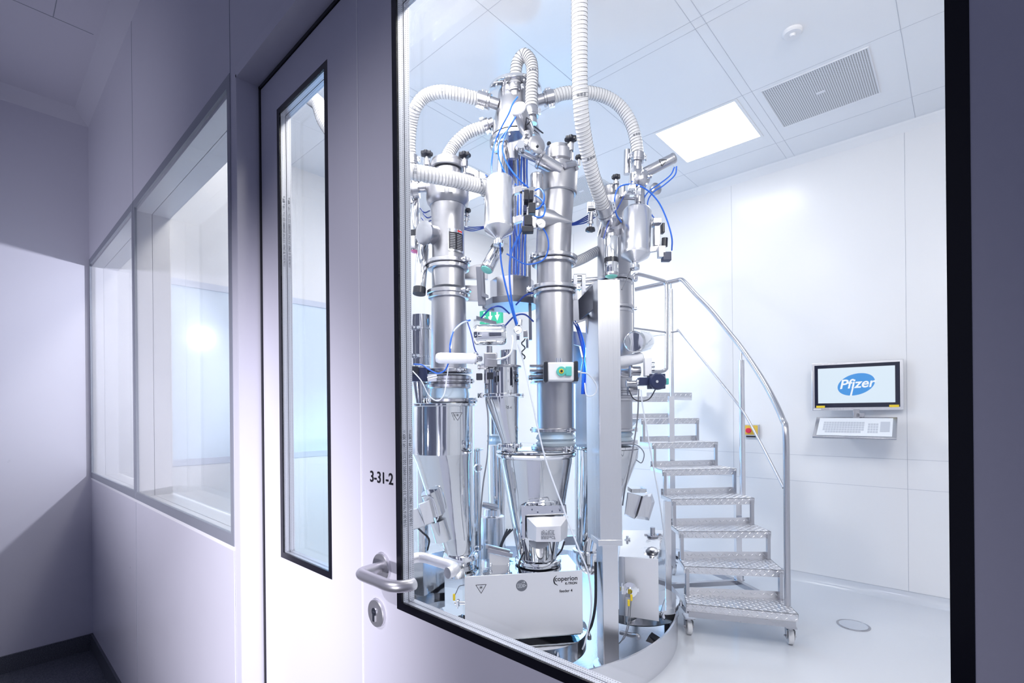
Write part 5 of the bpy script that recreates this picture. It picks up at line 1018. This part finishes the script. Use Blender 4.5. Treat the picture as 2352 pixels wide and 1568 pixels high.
cable('dark cable hanging right of the post from the rear actuator', [(1467, 893, 3.0), (1464, 960, 3.0), (1452, 1040, 3.0), (1436, 1120, 3.0), (1430, 1160, 3.05)], .0042, 'grey_cable', 'cable', name='sensor_cable')
cable('dark cable looping under the round actuator', [(1445, 897, 3.05), (1455, 915, 3.0), (1472, 921, 3.0), (1492, 915, 3.0), (1506, 893, 3.0)], .0035, 'black_cable', 'cable', name='sensor_cable')
cable('clear tube slanting from the actuator down toward the stairs', [(1472, 895, 2.98), (1476, 930, 2.98), (1495, 1040, 3.0), (1515, 1150, 3.05), (1528, 1250, 3.15), (1532, 1300, 3.2)], .004, 'clear_tube')
cable('thin cable ring hanging on the rear hopper lid', [(1432, 1020, 3.2), (1462, 1022, 3.15), (1479, 1040, 3.12), (1474, 1062, 3.12), (1461, 1056, 3.12)], .003, 'grey_cable', 'cable', name='sensor_cable')
cable('cable hanging from rear tank drain to the post head', [(1453, 612, 3.06), (1440, 640, 3.05), (1428, 665, 3.0)], .0035, 'grey_cable', 'cable', name='sensor_cable')
cable('clear tube looping beside the green valve box', [(1334, 855, 2.8), (1352, 860, 2.85), (1370, 885, 2.88), (1366, 905, 2.9), (1348, 908, 2.9), (1343, 880, 3.0)], .004, 'clear_tube')
cable('black cable rising behind the front feeder box', [(1208, 1262, 3.0), (1195, 1285, 3.0), (1190, 1310, 3.05)], .005, 'black_cable', 'cable', name='sensor_cable')
cable('black cable sagging between motor box and front column base', [(1296, 1244, 2.9), (1290, 1262, 2.95), (1280, 1275, 3.0)], .005, 'black_cable', 'cable', name='sensor_cable')
for i, (x, dx) in enumerate(((1172, 0), (1165, 6), (1178, -3))): cable('%s dark cable sagging behind the front feeder' % ('middle', 'left', 'right')[i], [(x, 1215, 3.5), (x-15+dx, 1235, 3.45), (x-25+dx, 1262, 3.4), (x-26, 1285, 3.4)], .006, 'black_cable', 'cable', name='sensor_cable')
for i, (pts) in enumerate([[(1445, 1375, 3.05), (1444, 1400, 3.03), (1440, 1440, 3.0), (1428, 1470, 2.98), (1421, 1478, 3.0)], [(1450, 1372, 3.05), (1448, 1400, 3.04), (1446, 1430, 3.02), (1436, 1462, 3.0), (1424, 1474, 3.0)]]):
    cable('%s thin cable with yellow tag in front of the right feeder' % ('left', 'right')[i], pts, .0028, 'grey_cable', 'cable', name='sensor_cable')
for px, y, d, l in ((1444, 1384, 3.0, 'yellow cable tag, lower one on the right feeder'), (1450, 1372, 3.03, 'yellow cable tag, upper one half behind on the right feeder'), (1043, 1371, 2.9, 'yellow cable tag left of the front feeder panel')):
    tag(MB().obox(P(px, y, d), RT0*.0065, UZ*.018, FW*.005).build('cable_tag', 'yellow_plastic', bevel=.002), l, 'cable tag', 'yellow cable tags')
cable('short thin cable leading to the left yellow tag', [(1066, 1343, 2.92), (1055, 1346, 2.9), (1048, 1360, 2.9), (1044, 1368, 2.9)], .0025, 'grey_cable', 'cable', name='sensor_cable')
cable('black hose resting between post and front drum', [(1368, 1290, 3.05), (1368, 1380, 3.0), (1360, 1430, 3.0), (1350, 1452, 3.0)], .008, 'black_cable', 'cable', name='sensor_cable')
cable('dark cable on the left hanging beside the clamp cylinder', [(952, 1205, 3.1), (968, 1220, 3.1), (985, 1238, 3.1), (982, 1262, 3.15)], .006, 'black_cable', 'cable', name='sensor_cable')
for i, (x, y) in enumerate(((965, 478), (972, 490), (968, 500))): cable('%s blue tube left of the name plate column' % ('upper', 'middle', 'lower')[i], [(x, y, 3.15), (x+10, y+10, 3.15), (x+22, y+6, 3.2)], .004, 'dark_blue_tube')
for i in range(3): cable('%s thin blue tube arching between left column and centre' % ('upper', 'middle', 'lower')[i], [(1064, 520+i*3, 3.3), (1085, 522+i*4, 3.35), (1112, 520+i*2, 3.4)], .0035, 'dark_blue_tube')
#@END
